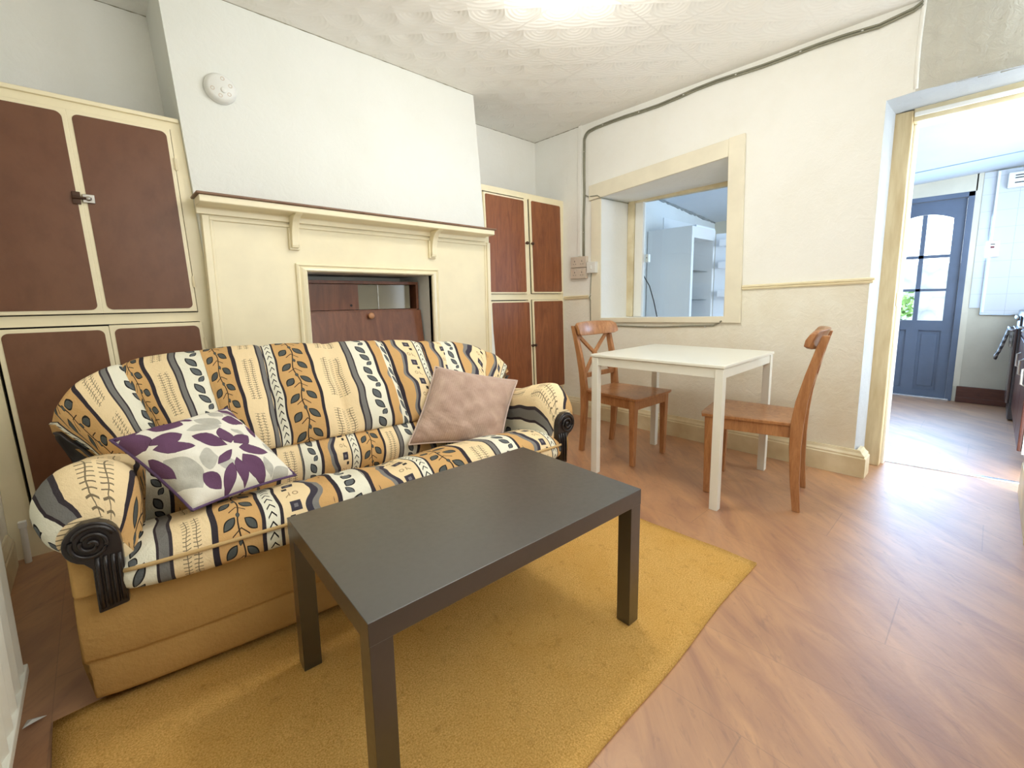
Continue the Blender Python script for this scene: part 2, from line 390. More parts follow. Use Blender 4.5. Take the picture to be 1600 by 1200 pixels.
# chimney breast (slightly leaning sides) with fireplace recess
def cxl(z): return -2.755-0.065*(z-1.5)
def cxr(z): return -0.955-0.085*(z-1.5)
bm = newbm()
OX0, OX1, OZ = -2.279, -1.468, 1.222
hexa(bm, [(cxl(1.35), 0, 1.35), (cxr(1.35), 0, 1.35), (cxr(1.35), YA, 1.35), (cxl(1.35), YA, 1.35), (cxl(H), 0, H), (cxr(H), 0, H), (cxr(H), YA, H), (cxl(H), YA, H)])
hexa(bm, [(cxl(0), 0, 0), (OX0, 0, 0), (OX0, YA, 0), (cxl(0), YA, 0), (cxl(1.35), 0, 1.35), (OX0, 0, 1.35), (OX0, YA, 1.35), (cxl(1.35), YA, 1.35)])
hexa(bm, [(OX1, 0, 0), (cxr(0), 0, 0), (cxr(0), YA, 0), (OX1, YA, 0), (OX1, 0, 1.35), (cxr(1.35), 0, 1.35), (cxr(1.35), YA, 1.35), (OX1, YA, 1.35)])
box(bm, OX0, OX1, 0, YA, OZ, 1.35)
struct('wall_chimney', bm, M_CHIM)

# window wall (x = 0)
def zd(y): return 1.061-0.0305*(y-0.04)
yA, yW0, yW1, yD, yR = YA, -0.362, -1.392, -2.178, -2.292
hz = lambda y: 1.882+(1.965-1.882)*(y-yW0)/(yW1-yW0)
hb = 0.885
bm = newbm()
def col(y0, y1, zf0, zf1, mi):
    # strip with small noise-free subdivisions; zf functions of y
    quad(bm, [(0, y0, zf0(y0)), (0, y1, zf0(y1)), (0, y1, zf1(y1)), (0, y0, zf1(y0))], mi)
Z0 = lambda y: 0.0
ZH = lambda y: H
col(yA, yW0, Z0, zd, 1); col(yA, yW0, zd, ZH, 0)
col(yW0, yW1, Z0, lambda y: hb, 1); col(yW0, yW1, hz, ZH, 0)
col(yW1, yD, Z0, zd, 1); col(yW1, yD, zd, ZH, 0)
DZ = 2.062
quad(bm, [(0, yD, DZ), (0, yR, DZ+0.008), (0, yR, H), (0, yD, H)], 0)
# window reveals
B = dict(TL=(TH, -0.385, 1.885), TR=(TH, -1.40, 1.905), BR=(TH, -1.40, 0.892), BL=(TH, -0.395, 0.885))
F = dict(TL=(0, yW0, hz(yW0)), TR=(0, yW1, hz(yW1)), BR=(0, yW1, hb), BL=(0, yW0, hb))
for a_, b_ in (('TL', 'TR'), ('TR', 'BR'), ('BR', 'BL'), ('BL', 'TL')): quad(bm, [F[a_], F[b_], B[b_], B[a_]], 0)
# doorway reveal (left side and soffit)
quad(bm, [(0, yD, 0), (0, yD, DZ), (TH, yD-0.01, DZ), (TH, yD-0.01, 0)], 2)
quad(bm, [(0, yD, DZ), (0, yR, DZ+0.008), (TH, yR, DZ+0.008), (TH, yD, DZ)], 2)
quad(bm, [(0, yR, DZ+0.008), (0.07, YF-0.02, DZ+0.02), (TH, YF-0.02, DZ+0.02), (TH, yR, DZ+0.008)], 2)
# kitchen side
x = TH
quad(bm, [(x, yA, 0), (x, -0.385, 0), (x, -0.385, H), (x, yA, H)], 3)
quad(bm, [(x, -0.385, 0), (x, -1.40, 0), (x, -1.40, 0.89), (x, -0.385, 0.885)], 3)
quad(bm, [(x, -0.385, 1.885), (x, -1.40, 1.905), (x, -1.40, H), (x, -0.385, H)], 3)
quad(bm, [(x, -1.40, 0), (x, yD-0.01, 0), (x, yD-0.01, H), (x, -1.40, H)], 3)
quad(bm, [(x, yD-0.01, DZ), (x, YF-0.02, DZ), (x, YF-0.02, H), (x, yD-0.01, H)], 3)
struct('wall_right', bm, [M_WHITE, M_LOWER, M_REVEAL, M_KWALL])
# receding rough plaster over the doorway, shade painted in, with its raised corner bead
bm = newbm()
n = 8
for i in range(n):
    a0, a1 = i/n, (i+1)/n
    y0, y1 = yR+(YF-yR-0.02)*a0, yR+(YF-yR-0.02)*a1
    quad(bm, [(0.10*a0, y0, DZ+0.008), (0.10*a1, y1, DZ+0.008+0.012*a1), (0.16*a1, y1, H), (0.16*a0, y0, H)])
struct('wall_over_doorway', bm, M_SHADEP)
bm = newbm(); tube(bm, [(-0.001, yR+0.004*math.sin(z*9), z) for z in [DZ+0.02+i*(H-DZ-0.02)/9 for i in range(10)]], 0.010, 8); struct('trim_2', bm, M_WHITE, smooth=True)

# skirtings
def skirt_profile(h, d): return [(0, 0), (d, 0), (d, h*0.72), (d*0.85, h*0.76), (d*0.85, h*0.82), (d*0.55, h*0.90), (d*0.35, h), (0, h)]
bm = newbm()
pr = skirt_profile(0.155, 0.030)
A = [bm.verts.new((-a, 0.03, z)) for a, z in pr]; Bv = [bm.verts.new((-a, -2.19-a*1.6, z)) for a, z in pr]; Cv = [bm.verts.new((0.10, -2.19-a*1.6, z)) for a, z in pr]
for P, Q in ((A, Bv), (Bv, Cv)):
    for i in range(len(pr)-1): bm.faces.new((P[i], Q[i], Q[i+1], P[i+1]))
bm.faces.new(A); struct('baseboard_right', bm, M_CREAMD)
bm = newbm(); prism(bm, [(XL+a, z) for a, z in skirt_profile(0.14, 0.022)], 'y', -0.02, -1.1); struct('baseboard_left', bm, M_CREAMD)
bm = newbm()
box(bm, -0.43, 0.30, YF, -2.835, 0, 0.17); box(bm, -0.425, 0.30, YF, -2.84, 0.17, 0.185)
struct('baseboard_front', bm, paint('yellowed_cream_paint', rgb(226, 200, 130), 0.4, 0.1, 5, 20, 0.1), bevel=0.004)
# dado rails follow the old sloping line
def rail(y0, y1, wrap=False):
    bm = newbm()
    pr = [(0, -0.016), (0.010, -0.016), (0.016, -0.008), (0.012, -0.003), (0.022, 0.004), (0.022, 0.012), (0.010, 0.016), (0, 0.016)]
    rings = [[bm.verts.new((-a, y, zd(y)+z)) for a, z in pr] for y in (y0, y1)]
    if wrap: rings[-1] = [bm.verts.new((-a, y1-a, zd(y1)+z)) for a, z in pr]; rings.append([bm.verts.new((0.035, y1-a, zd(y1)+z)) for a, z in pr])
    for P, Q in zip(rings, rings[1:]):
        for i in range(len(pr)): bm.faces.new((P[i], Q[i], Q[(i+1) % len(pr)], P[(i+1) % len(pr)]))
    bm.faces.new(rings[0]); bm.faces.new(rings[-1]); return bm
struct('trim_1', rail(-1.51, -2.18, True), M_CREAM)
struct('trim_3', rail(0.03, -0.24), M_CREAM)
# vertical strip by the sockets
bm = newbm(); box(bm, -0.012, 0.0, -0.155, -0.122, 1.42, H); struct('trim_4', bm, M_WHITE, bevel=0.003)

# window_1: architrave boards, inner posts, glass
win = None
bm = newbm()
tk = 0.022
def slab(pts, x0=0.0, x1=-tk):
    A = [bm.verts.new((x0, y, z)) for y, z in pts]; Bq = [bm.verts.new((x1, y, z)) for y, z in pts]; n = len(pts)
    bm.faces.new(A); bm.faces.new(Bq[::-1])
    for i in range(n): bm.faces.new((A[i], A[(i+1) % n], Bq[(i+1) % n], Bq[i]))
slab([(-0.245, 1.990), (-1.382, 2.073), (-1.382, 1.962), (-0.245, 1.868)])
win = struct('window_1', bm, M_BOARD, bevel=0.004)
bm = newbm(); slab([(-1.380, 2.078), (-1.482, 2.084), (-1.512, 0.873), (-1.406, 0.873)]); struct('window_frame', bm, M_BOARD, win, bevel=0.004, world=False)
bm = newbm(); slab([(-0.372, 0.888), (-1.410, 0.918), (-1.410, 0.873), (-0.372, 0.850)]); struct('window_frame', bm, M_BOARD, win, bevel=0.004, world=False)
bm = newbm(); slab([(-0.262, 1.868), (-0.362, 1.872), (-0.374, 0.848), (-0.268, 0.848)], 0, -0.010); struct('window_frame', bm, M_BOARD, win, bevel=0.003, world=False)
bm = newbm(); box(bm, 0.355, 0.42, -0.445, -0.385, 0.886, 1.89); struct('window_post', bm, M_CREAMD, win, bevel=0.004, world=False)
bm = newbm(); box(bm, 0.375, 0.42, -0.525, -0.447, 0.886, 1.89); struct('window_post', bm, M_WHITE, win, bevel=0.004, world=False)
bm = newbm(); box(bm, 0.37, 0.42, -1.40, -0.385, 1.868, 1.905); struct('window_head', bm, M_CREAMD, win, bevel=0.004, world=False)
t = NT('window_glass'); t.t.nodes.remove(t.b); o_ = t.t.nodes['Material Output']
tr = t.n('ShaderNodeBsdfTransparent'); gl = t.n('ShaderNodeBsdfGlossy'); gl.inputs['Roughness'].default_value = 0.02; mx = t.n('ShaderNodeMixShader')
tr.inputs[0].default_value = (0.96, 0.98, 0.98, 1)
fr = t.n('ShaderNodeFresnel'); fr.inputs[0].default_value = 1.35
t.link(fr.outputs[0], mx.inputs[0]); t.link(tr.outputs[0], mx.inputs[1]); t.link(gl.outputs[0], mx.inputs[2]); t.link(mx.outputs[0], o_.inputs[0])
M_GLASS = t.m
bm = newbm(); box(bm, 0.402, 0.406, -1.395, -0.50, 0.892, 1.868); struct('glass_pane', bm, M_GLASS, win, world=False)

# doorway frame (no door leaf), door_1
bm = newbm(); box(bm, 0.27, 0.43, -2.262, -2.178, 0, 2.0615); d1 = struct('door_1', bm, paint('worn_tan_frame_paint', rgb(226, 208, 166), 0.4, 0.1, 5, 20, 0.2, c2=rgb(196, 170, 124), scale=(4, 4, 0.6)), bevel=0.005)
bm = newbm(); box(bm, 0.34, 0.43, -2.276, -2.262, 0, 2.0); struct('door_stop', bm, M_WHITE, d1, bevel=0.003, world=False)
bm = newbm(); box(bm, 0.28, 0.43, YF, -2.262, 2.00, DZ+0.02); struct('door_head', bm, M_CREAMD, d1, bevel=0.005, world=False)
bm = newbm(); box(bm, 0.262, 0.272, YF, -2.268, 2.022, 2.045); struct('head_bead', bm, M_WHITE, d1, bevel=0.003, world=False)
bm = newbm(); box(bm, 0.30, 0.345, -2.268, -2.262, 0.98, 1.06); struct('strike_plate', bm, M_CREAMD, d1, bevel=0.002, world=False)

# ------------------------------------------------------------------ kitchen shell
def kz(x, y):
    a = (x-TH)/(XK-TH); b = (y+0.05)/(-2.85)
    return (2.20*(1-a)+2.02*a)*(1-b)+(2.42*(1-a)+2.165*a)*b
bm = newbm(); n = 8
for i in range(n):
    for j in range(n):
        xs = [TH+(XK+0.05-TH)*k/n for k in (i, i+1)]; ys = [0.1+(-3.2-0.1)*k/n for k in (j, j+1)]
        quad(bm, [(xs[0], ys[0], kz(xs[0], ys[0])), (xs[1], ys[0], kz(xs[1], ys[0])), (xs[1], ys[1], kz(xs[1], ys[1])), (xs[0], ys[1], kz(xs[0], ys[1]))])
bmesh.ops.remove_doubles(bm, verts=bm.verts, dist=1e-4); struct('ceiling', bm, M_KCEIL, smooth=True)
bm = newbm(); prism(bm, [(XK-0.55, kz(XK-0.55, -2.05)-0.006), (XK-0.535, kz(XK-0.535, -2.05)-0.006), (XK-0.535, kz(XK-0.535, -2.05)+0.02), (XK-0.55, kz(XK-0.55, -2.05)+0.02)], 'y', -2.0, -2.05)
bm.free()
bm = newbm(); tube(bm, [(XK-0.42, -2.02, kz(XK-0.42, -2.02)-0.002), (XK-0.42, -3.0, kz(XK-0.42, -3.0)-0.002)], 0.006, 6); struct('trim_5', bm, paint('grey_ceiling_batten', rgb(150, 165, 180), 0.5, 0.02, 5, 5, 0))
bm = newbm(); box(bm, TH, XK+0.1, -0.05, 0.05, 0, 2.6); struct('wall_kitchen_side', bm, M_KWALL)
bm = newbm()  # kitchen front wall, solid, no window
box(bm, TH, XK+0.1, -3.30, -3.20, 0, 2.7)
struct('wall_kitchen_front', bm, M_KWALL)
bm = newbm()  # far wall with door opening
KY0, KY1, KZ = -1.80, -2.452, 1.992
box(bm, XK, XK+0.1, KY0, 0.05, 0, 2.6); box(bm, XK, XK+0.1, -3.3, KY1, 0, 2.6); box(bm, XK, XK+0.1, KY1, KY0, KZ, 2.6)
struct('wall_kitchen_far', bm, M_KBEIGE)
bm = newbm(); box(bm, XK-0.006, XK, -1.70, KY1-0.01, KZ, 2.16); box(bm, XK-0.006, XK, KY1-0.045, KY1, 0.15, 2.16)
struct('trim_6', bm, paint('pale_beige_paint', rgb(222, 216, 196), 0.5, 0.04, 5, 20, 0.1))
# white tile field
t = NT('white_glazed_tiles'); px, py, pz = t.pos()
g = ((py+0.03).mod(0.15)-0.075).abs().gt(0.0735).max(((pz+0.01).mod(0.15)-0.075).abs().gt(0.0735))
t.base(t.mix(g*0.55, rgb(212, 217, 222), rgb(160, 168, 176))); t.rough(0.15); t.bump(g*-1.0+t.noise(3)*0.5, 0.3, 0.003); M_TILE = t.m
bm = newbm(); box(bm, XK-0.012, XK, -2.61, -2.498, 0.913, 2.14); struct('wall_kitchen_tiles', bm, M_TILE)
bm = newbm(); box(bm, XK-0.035, XK, -3.2, -2.575, 0.85, 2.14); struct('wall_kitchen_tiles', bm, M_TILE, bevel=0.006)
bm = newbm(); box(bm, XK-0.02, XK, -2.86, -2.48, 0, 0.155); box(bm, XK-0.028, XK, -2.86, -2.48, 0, 0.05); struct('baseboard_kitchen', bm, M_MAHOG, bevel=0.004)

# back door
kd = bm = newbm(); FY = 0.045
for y0, y1, z0, z1 in ((KY1, KY1+FY, 0, KZ), (KY0-FY, KY0, 0, KZ), (KY1, KY0, KZ-FY, KZ)): box(bm, XK-0.01, XK+0.08, y0, y1, z0, z1)
kd = struct('door_2', bm, M_BLUED, bevel=0.003)
bm = newbm()
DL, DR = KY0-FY-0.003, KY1+FY+0.003           # left / right edge of the leaf
x0, x1 = XK+0.02, XK+0.06
cy = -2.118; c1 = (-1.915, -2.100); c2_ = (-2.136, -2.325)
box(bm, x0, x1, c1[0], DL, 0.02, KZ-FY-0.003); box(bm, x0, x1, DR, c2_[1], 0.02, KZ-FY-0.003)
for zz0, zz1 in ((0.02, 0.085), (0.685, 0.785), (1.075, 1.100), (1.400, 1.430)): box(bm, x0, x1, c2_[1], c1[0], zz0, zz1)
box(bm, x0, x1, c2_[0], c1[1], 0.785, 1.82); box(bm, x0, x1, -2.155, -2.06, 0.085, 0.685)
# arched head over the top panes
pts = [(c1[0], KZ-FY-0.003), (c1[0], 1.770)]
for i in range(13):
    y = c1[0]+(c2_[1]-c1[0])*i/12; s_ = (i-6)/6; pts.append((y, 1.825-0.055*s_*s_))
pts += [(c2_[1], 1.770), (c2_[1], KZ-FY-0.003)]
prism(bm, pts, 'x', x0, x1)
struct('door_leaf', bm, M_BLUED, kd, world=False)
bm = newbm(); box(bm, x0+0.016, x1-0.016, -2.335, -2.145, 0.075, 0.695); box(bm, x0+0.008, x1-0.01, -2.300, -2.180, 0.12, 0.65); struct('lower_panel', bm, M_BLUED, kd, bevel=0.008, world=False)
bm = newbm(); box(bm, x0+0.016, x1-0.016, -2.07, -1.90, 0.075, 0.695); struct('lower_panel', bm, M_BLUED, kd, bevel=0.008, world=False)
for ya, yb_ in (c1, c2_):
    for za, zb in ((0.785, 1.075), (1.10, 1.40), (1.43, 1.82)):
        bm = newbm(); box(bm, x0+0.018, x0+0.022, yb_-0.004, ya+0.004, za-0.004, zb+0.004); struct('door_pane', bm, M_GLASS, kd, world=False)
bm = newbm(); box(bm, XK-0.03, XK+0.09, KY1+0.02, KY0, 0.0, 0.018); struct('door_sill', bm, M_WALUM, kd, bevel=0.003, world=False)

# outside the back door
bm = newbm(); quad(bm, [(3.03, -6, -0.02), (9, -6, -0.02), (9, 2, -0.02), (3.03, 2, -0.02)]); struct('ground_yard', bm, paint('pale_concrete', rgb(130, 132, 134), 0.9, 0.1, 2, 30, 0.3))
t = NT('rubble_stone_wall'); vv = t.n('ShaderNodeTexVoronoi'); vv.inputs['Scale'].default_value = 7; t.link(t.vec(), vv.inputs[0])
t.base(t.mix(t.step(E(t, vv.outputs['Distance']), 0.0, 0.8), rgb(188, 192, 196), rgb(140, 145, 150))); t.rough(0.9); t.bump(E(t, vv.outputs['Distance']), 0.6, 0.03)
bm = newbm(); box(bm, 5.2, 5.4, -5, 1, -0.02, 1.45); obj('garden_wall', bm, t.m, label='pale grey stone garden wall seen through the back door panes', cat='wall')
sh = thing('garden_shrub', 'bright green leafy shrub seen through the lower left pane of the blue back door', 'shrub', (4.3, -1.62, -0.02))
bm = newbm(); random.seed(3)
for i in range(1500):
    a, b_, r_ = random.uniform(0, 6.283), random.uniform(-0.9, 1), random.random()**0.4
    c = Vector((4.3+0.42*r_*math.cos(a)*math.sqrt(1-b_*b_*0.8), -1.62+0.34*r_*math.sin(a), 0.60+0.50*r_*b_))
    u_ = Vector((random.uniform(-1, 1), random.uniform(-1, 1), random.uniform(-1, 1))).normalized()*0.05
    w_ = u_.cross(Vector((random.uniform(-1, 1), random.uniform(-1, 1), random.uniform(-1, 1)))).normalized()*0.022
    q_ = [bm.verts.new(p) for p in (c-u_, c+w_, c+u_, c-w_)]; bm.faces.new(q_)
obj('foliage', bm, paint('fresh_green_leaf', rgb(120, 165, 80), 0.6, 0.15, 9, 20, 0.0), sh, normals=False)
bm = newbm()
for k in range(5): tube(bm, [(4.3, -1.62, -0.02), (4.3+0.12*math.cos(k*1.3), -1.62+0.12*math.sin(k*1.3), 0.45)], [0.014, 0.006], 6)
obj('stem', bm, M_MAHOG, sh)

# ------------------------------------------------------------------ ceiling lamp
LX, LY_ = -1.555, -1.325
lamp = thing('ceiling_light', 'round white flush ceiling light glowing at the top edge of the view', 'ceiling light', (LX, LY_, H-0.140))
bm = newbm(); lathe(bm, (LX, LY_, H), (0, 0, -1), [(0.165, 0), (0.165, 0.022), (0.155, 0.026), (0, 0.026)], 40); obj('lamp_base', bm, M_PLASTIC, lamp, smooth=True)
t = NT('glowing_diffuser'); t.base(rgb(250, 248, 240)); t.b.inputs['Emission Color'].default_value = (1.0, 0.985, 0.945, 1); t.b.inputs['Emission Strength'].default_value = 46.0
bm = newbm(); lathe(bm, (LX, LY_, H), (0, 0, -1), [(0.158, 0.026), (0.162, 0.055), (0.156, 0.085), (0.135, 0.112), (0.09, 0.131), (0.04, 0.139), (0, 0.140)], 40); obj('lamp_shade', bm, t.m, lamp, smooth=True)

# ------------------------------------------------------------------ alcove cupboards
K = 0.037
def sk(x, z): return x-K*(z-1.0)
def sbox(bm, x0, x1, y0, y1, z0, z1):
    return hexa(bm, [(sk(x0, z0), y0, z0), (sk(x1, z0), y0, z0), (sk(x1, z0), y1, z0), (sk(x0, z0), y1, z0), (sk(x0, z1), y0, z1), (sk(x1, z1), y0, z1), (sk(x1, z1), y1, z1), (sk(x0, z1), y1, z1)])
def rrect(x0, x1, z0, z1, r, n=5):
    P = []
    for cx, cz, a0 in ((x1-r, z1-r, 0), (x0+r, z1-r, 90), (x0+r, z0+r, 180), (x1-r, z0+r, 270)):
        for i in range(n+1):
            a = R(a0+90*i/n); P.append((cx+r*math.cos(a), cz+r*math.sin(a)))
    return P
def cdoor(parent, x0, x1, z0, z1, yf, b, r, m, ajar=0.0):
    """cream slab door with an inset brown sheet; x0..x1 is the brown sheet, b the cream border"""
    bm = newbm(); sbox(bm, x0-b, x1+b, yf-0.018, yf, z0-b, z1+b)
    d = obj('door', bm, M_CREAM, parent, bevel=0.003)
    bm = newbm(); pts = [(sk(x, z), z) for x, z in rrect(x0, x1, z0, z1, r)]; prism(bm, pts, 'y', yf-0.021, yf-0.016)
    obj('door_panel', bm, m, d, bevel=0.001, label='brown sheet panel')
    return d
def hinge(door, x, z, yf):
    bm = newbm(); sbox(bm, x-0.004, x+0.008, yf-0.024, yf-0.014, z-0.025, z+0.025); tube(bm, [(sk(x+0.001, z-0.028), yf-0.022, z-0.028), (sk(x+0.001, z+0.028), yf-0.022, z+0.028)], 0.004, 8)
    obj('hinge', bm, M_CREAMD, door)
yf = 0.03
cl = thing('alcove_cupboard', 'tall built-in cream cupboard with four dark brown panelled doors left of the fireplace', 'cupboard', (-3.12, 0.2, 0))
bm = newbm()
def frame_piece(x0, x1, z0, z1): sbox(bm, x0, x1, yf, yf+0.03, z0, z1)
for za, zb in ((0.0, 1.0), (1.0, 1.905)):
    hexa(bm, [(XL+0.001, yf, za), (sk(-3.475, za), yf, za), (sk(-3.475, za), yf+0.03, za), (XL+0.001, yf+0.03, za), (XL+0.001, yf, zb), (sk(-3.475, zb), yf, zb), (sk(-3.475, zb), yf+0.03, zb), (XL+0.001, yf+0.03, zb)])
    hexa(bm, [(sk(-2.788, za), yf, za), (cxl(za)-0.001, yf, za), (cxl(za)-0.001, yf+0.03, za), (sk(-2.788, za), yf+0.03, za), (sk(-2.788, zb), yf, zb), (cxl(zb)-0.001, yf, zb), (cxl(zb)-0.001, yf+0.03, zb), (sk(-2.788, zb), yf+0.03, zb)])
frame_piece(-3.475, -2.788, 1.858, 1.905); frame_piece(-3.475, -2.788, 0.968, 1.012); frame_piece(-3.475, -2.788, 0.0, 0.12)
obj('frame', bm, M_CREAM, cl)
bm = newbm(); sbox(bm, -3.48, -2.752, yf-0.012, yf+0.02, 1.890, 1.908); obj('top_bead', bm, M_CREAM, cl, bevel=0.003)
bm = newbm(); box(bm, XL+0.005, -2.79, yf+0.031, YA-0.004, 0.02, 1.86); obj('carcass', bm, M_DARK, cl)
D = [cdoor(cl, -3.456, -3.150, 1.033, 1.838, yf, 0.016, 0.022, M_BROWN), cdoor(cl, -3.120, -2.808, 1.033, 1.838, yf, 0.016, 0.022, M_BROWN),
     cdoor(cl, -3.448, -3.143, 0.16, 0.945, yf, 0.016, 0.022, M_BROWN), cdoor(cl, -3.110, -2.797, 0.16, 0.948, yf, 0.016, 0.022, M_BROWN)]
hinge(D[1], -2.792, 1.70, yf); hinge(D[1], -2.792, 1.16, yf); hinge(D[3], -2.781, 0.86, yf)
lx_ = sk(-3.135, 1.5)
bm = newbm(); box(bm, lx_-0.030, lx_-0.004, yf-0.030, yf-0.018, 1.475, 1.525); tube(bm, [(lx_-0.03, yf-0.034, 1.50), (lx_+0.03, yf-0.034, 1.50)], 0.006, 8)
obj('latch_bolt', bm, M_BRONZE, D[0], bevel=0.002)
bm = newbm(); box(bm, lx_+0.002, lx_+0.040, yf-0.030, yf-0.018, 1.483, 1.518); lathe(bm, (lx_+0.020, yf-0.03, 1.50), (0, -1, 0), [(0.009, 0), (0.010, 0.006), (0.006, 0.011), (0, 0.012)], 14)
obj('latch_plate', bm, M_METAL, D[1], bevel=0.002)
# small pipe stub on the skirting beside the left cupboard
bm = newbm(); tube(bm, [(-3.470, -0.02, 0.0), (-3.470, -0.02, 0.16)], 0.011, 10); box(bm, -3.482, -3.458, -0.032, -0.008, 0.155, 0.18)
obj('pipe_stub', bm, M_PLASTIC, label='short white pipe stub standing at the skirting left of the sofa', cat='pipe', bevel=0.002)

yf = 0.054
cr = thing('alcove_cupboard', 'narrow built-in cupboard with four reddish brown doors right of the fireplace', 'cupboard', (-0.5, 0.2, 0))
bm = newbm()
def frame_piece2(x0, x1, z0, z1): sbox(bm, x0, x1, yf, yf+0.03, z0, z1)
frame_piece2(-0.985, -0.905, 0.0, 1.918); frame_piece2(-0.030, -0.0015+K*0.0, 0.0, 0.999)
hexa(bm, [(-0.030, yf, 0.999), (-0.0015, yf, 0.999), (-0.0015, yf+0.03, 0.999), (-0.030, yf+0.03, 0.999), (-0.064, yf, 1.918), (-0.0015, yf, 1.918), (-0.0015, yf+0.03, 1.918), (-0.064, yf+0.03, 1.918)])
frame_piece2(-0.905, -0.030, 1.874, 1.918); frame_piece2(-0.905, -0.030, 1.050, 1.098)
hexa(bm, [(-0.88, yf, 0.165), (-0.0015, yf, 0.190), (-0.0015, yf+0.03, 0.190), (-0.88, yf+0.03, 0.165), (-0.88, yf, 0.215), (-0.0015, yf, 0.243), (-0.0015, yf+0.03, 0.243), (-0.88, yf+0.03, 0.215)])
frame_piece2(-0.462, -0.42, 1.098, 1.874); frame_piece2(-0.452, -0.42, 0.22, 1.05)
obj('frame', bm, M_CREAM, cr)
bm = newbm(); box(bm, -0.93, -0.004, yf+0.031, YA-0.004, 0.20, 1.88); obj('carcass', bm, M_DARK, cr)
bm = newbm(); box(bm, -0.92, -0.004, YA-0.02, YA-0.004, 0.0, 0.20); box(bm, -0.014, -0.004, yf+0.035, YA-0.02, 0.0, 0.20); obj('plinth_void', bm, M_DARK, cr)
D = [cdoor(cr, -0.892, -0.486, 1.114, 1.850, yf, 0.013, 0.012, M_BROWN2), cdoor(cr, -0.398, -0.036, 1.117, 1.862, yf, 0.014, 0.014, M_BROWN2),
     cdoor(cr, -0.878, -0.464, 0.232, 1.030, yf-0.006, 0.012, 0.012, M_BROWN2), cdoor(cr, -0.402, -0.030, 0.258, 1.036, yf, 0.012, 0.012, M_BROWN2)]
def knob(door, x, z, y, m=M_BRONZE, r=0.013):
    bm = newbm(); lathe(bm, (sk(x, z), y, z), (0, -1, 0), [(r*0.5, 0), (r*0.45, 0.008), (r, 0.014), (r*1.05, 0.020), (r*0.7, 0.027), (0, 0.029)], 16); obj('knob', bm, m, door, smooth=True)
knob(D[0], -0.474, 1.515, yf-0.018); knob(D[1], -0.410, 1.515, yf-0.018); knob(D[2], -0.452, 0.66, yf-0.022); knob(D[3], -0.412, 0.66, yf-0.018)

# ------------------------------------------------------------------ fireplace surround, shelf, bureau
fs = thing('fireplace_surround', 'wide cream painted panelled fireplace surround behind the sofa', 'fireplace', (-1.87, 0, 0))
bm = newbm()
def fbox(x0, x1, z0, z1, y0=-0.030, y1=-0.001): box(bm, x0, x1, y0, y1, z0, z1)
fbox(-2.745, OX0, 0, OZ)
fbox(OX1, -0.95, 0, OZ)
fbox(-2.745, -0.95, OZ, 1.545)
obj('backboard', bm, M_CREAM, fs)
bm = newbm()
box(bm, -2.745, -2.715, -0.046, -0.030, 0, 1.475); box(bm, -2.715, -2.700, -0.037, -0.030, 0, 1.462)
obj('stile', bm, M_CREAM, fs, bevel=0.004)
bm = newbm(); box(bm, -0.980, -0.950, -0.046, -0.030, 0, 1.475); box(bm, -0.995, -0.980, -0.037, -0.030, 0, 1.462)
obj('stile', bm, M_CREAM, fs, bevel=0.004)
bm = newbm(); box(bm, -2.715, -0.980, -0.040, -0.030, 1.452, 1.470); obj('frieze', bm, M_CREAM, fs, bevel=0.004)
# moulded frame round the opening
bm = newbm()
prof = [(0.0, 0.0), (0.0, 0.044), (0.010, 0.052), (0.024, 0.048), (0.036, 0.040), (0.046, 0.048), (0.056, 0.044), (0.058, 0.030)]
def mitre(path):
    rings = []
    for (x, z, nx, nz) in path: rings.append([bm.verts.new((x+nx*a, -h, z+nz*a)) for a, h in prof])
    for P, Q in zip(rings, rings[1:]):
        for i in range(len(prof)-1): bm.faces.new((P[i], Q[i], Q[i+1], P[i+1]))
mitre([(OX0, 0.0, -1, 0), (OX0, OZ, -1, 0.75), (OX1, OZ, 1, 0.75), (OX1, 0.0, 1, 0)])
obj('opening_moulding', bm, M_CREAM, fs)
ms = thing('mantel_shelf', 'long mantel shelf with worn brown top above the sofa', 'shelf', (-1.9, 0, 1.5))
bm = newbm(); box(bm, -2.775, -0.985, -0.165, -0.002, 1.548, 1.560); obj('shelf_top', bm, M_SHELFTOP, ms, bevel=0.004, label='worn brown top')
bm = newbm(); prism(bm, [(-0.155, 1.5475), (-0.155, 1.518), (-0.143, 1.512), (-0.065, 1.512), (-0.050, 1.504), (-0.050, 1.478), (-0.0315, 1.478), (-0.0315, 1.5475)], 'x', -2.765, -0.998); obj('shelf_board', bm, M_CREAM, ms, bevel=0.003, label='cream moulded underside')
for xc in (-2.335, -1.458):
    bm = newbm(); y_ = -0.0415
    pts = [(y_, 1.345), (y_-0.022, 1.345), (y_-0.026, 1.36)]
    for i in range(11):
        a = R(90*i/10); pts.append((y_-0.026-0.075*(1-math.cos(a)), 1.36+0.145*math.sin(a)))
    pts += [(y_-0.115, 1.512), (y_, 1.512)]
    prism(bm, pts, 'x', xc-0.018, xc+0.018)
    box(bm, xc-0.026, xc+0.026, y_-0.006, -0.031, 1.335, 1.451)
    obj('corbel', bm, M_CREAM, ms, bevel=0.003)

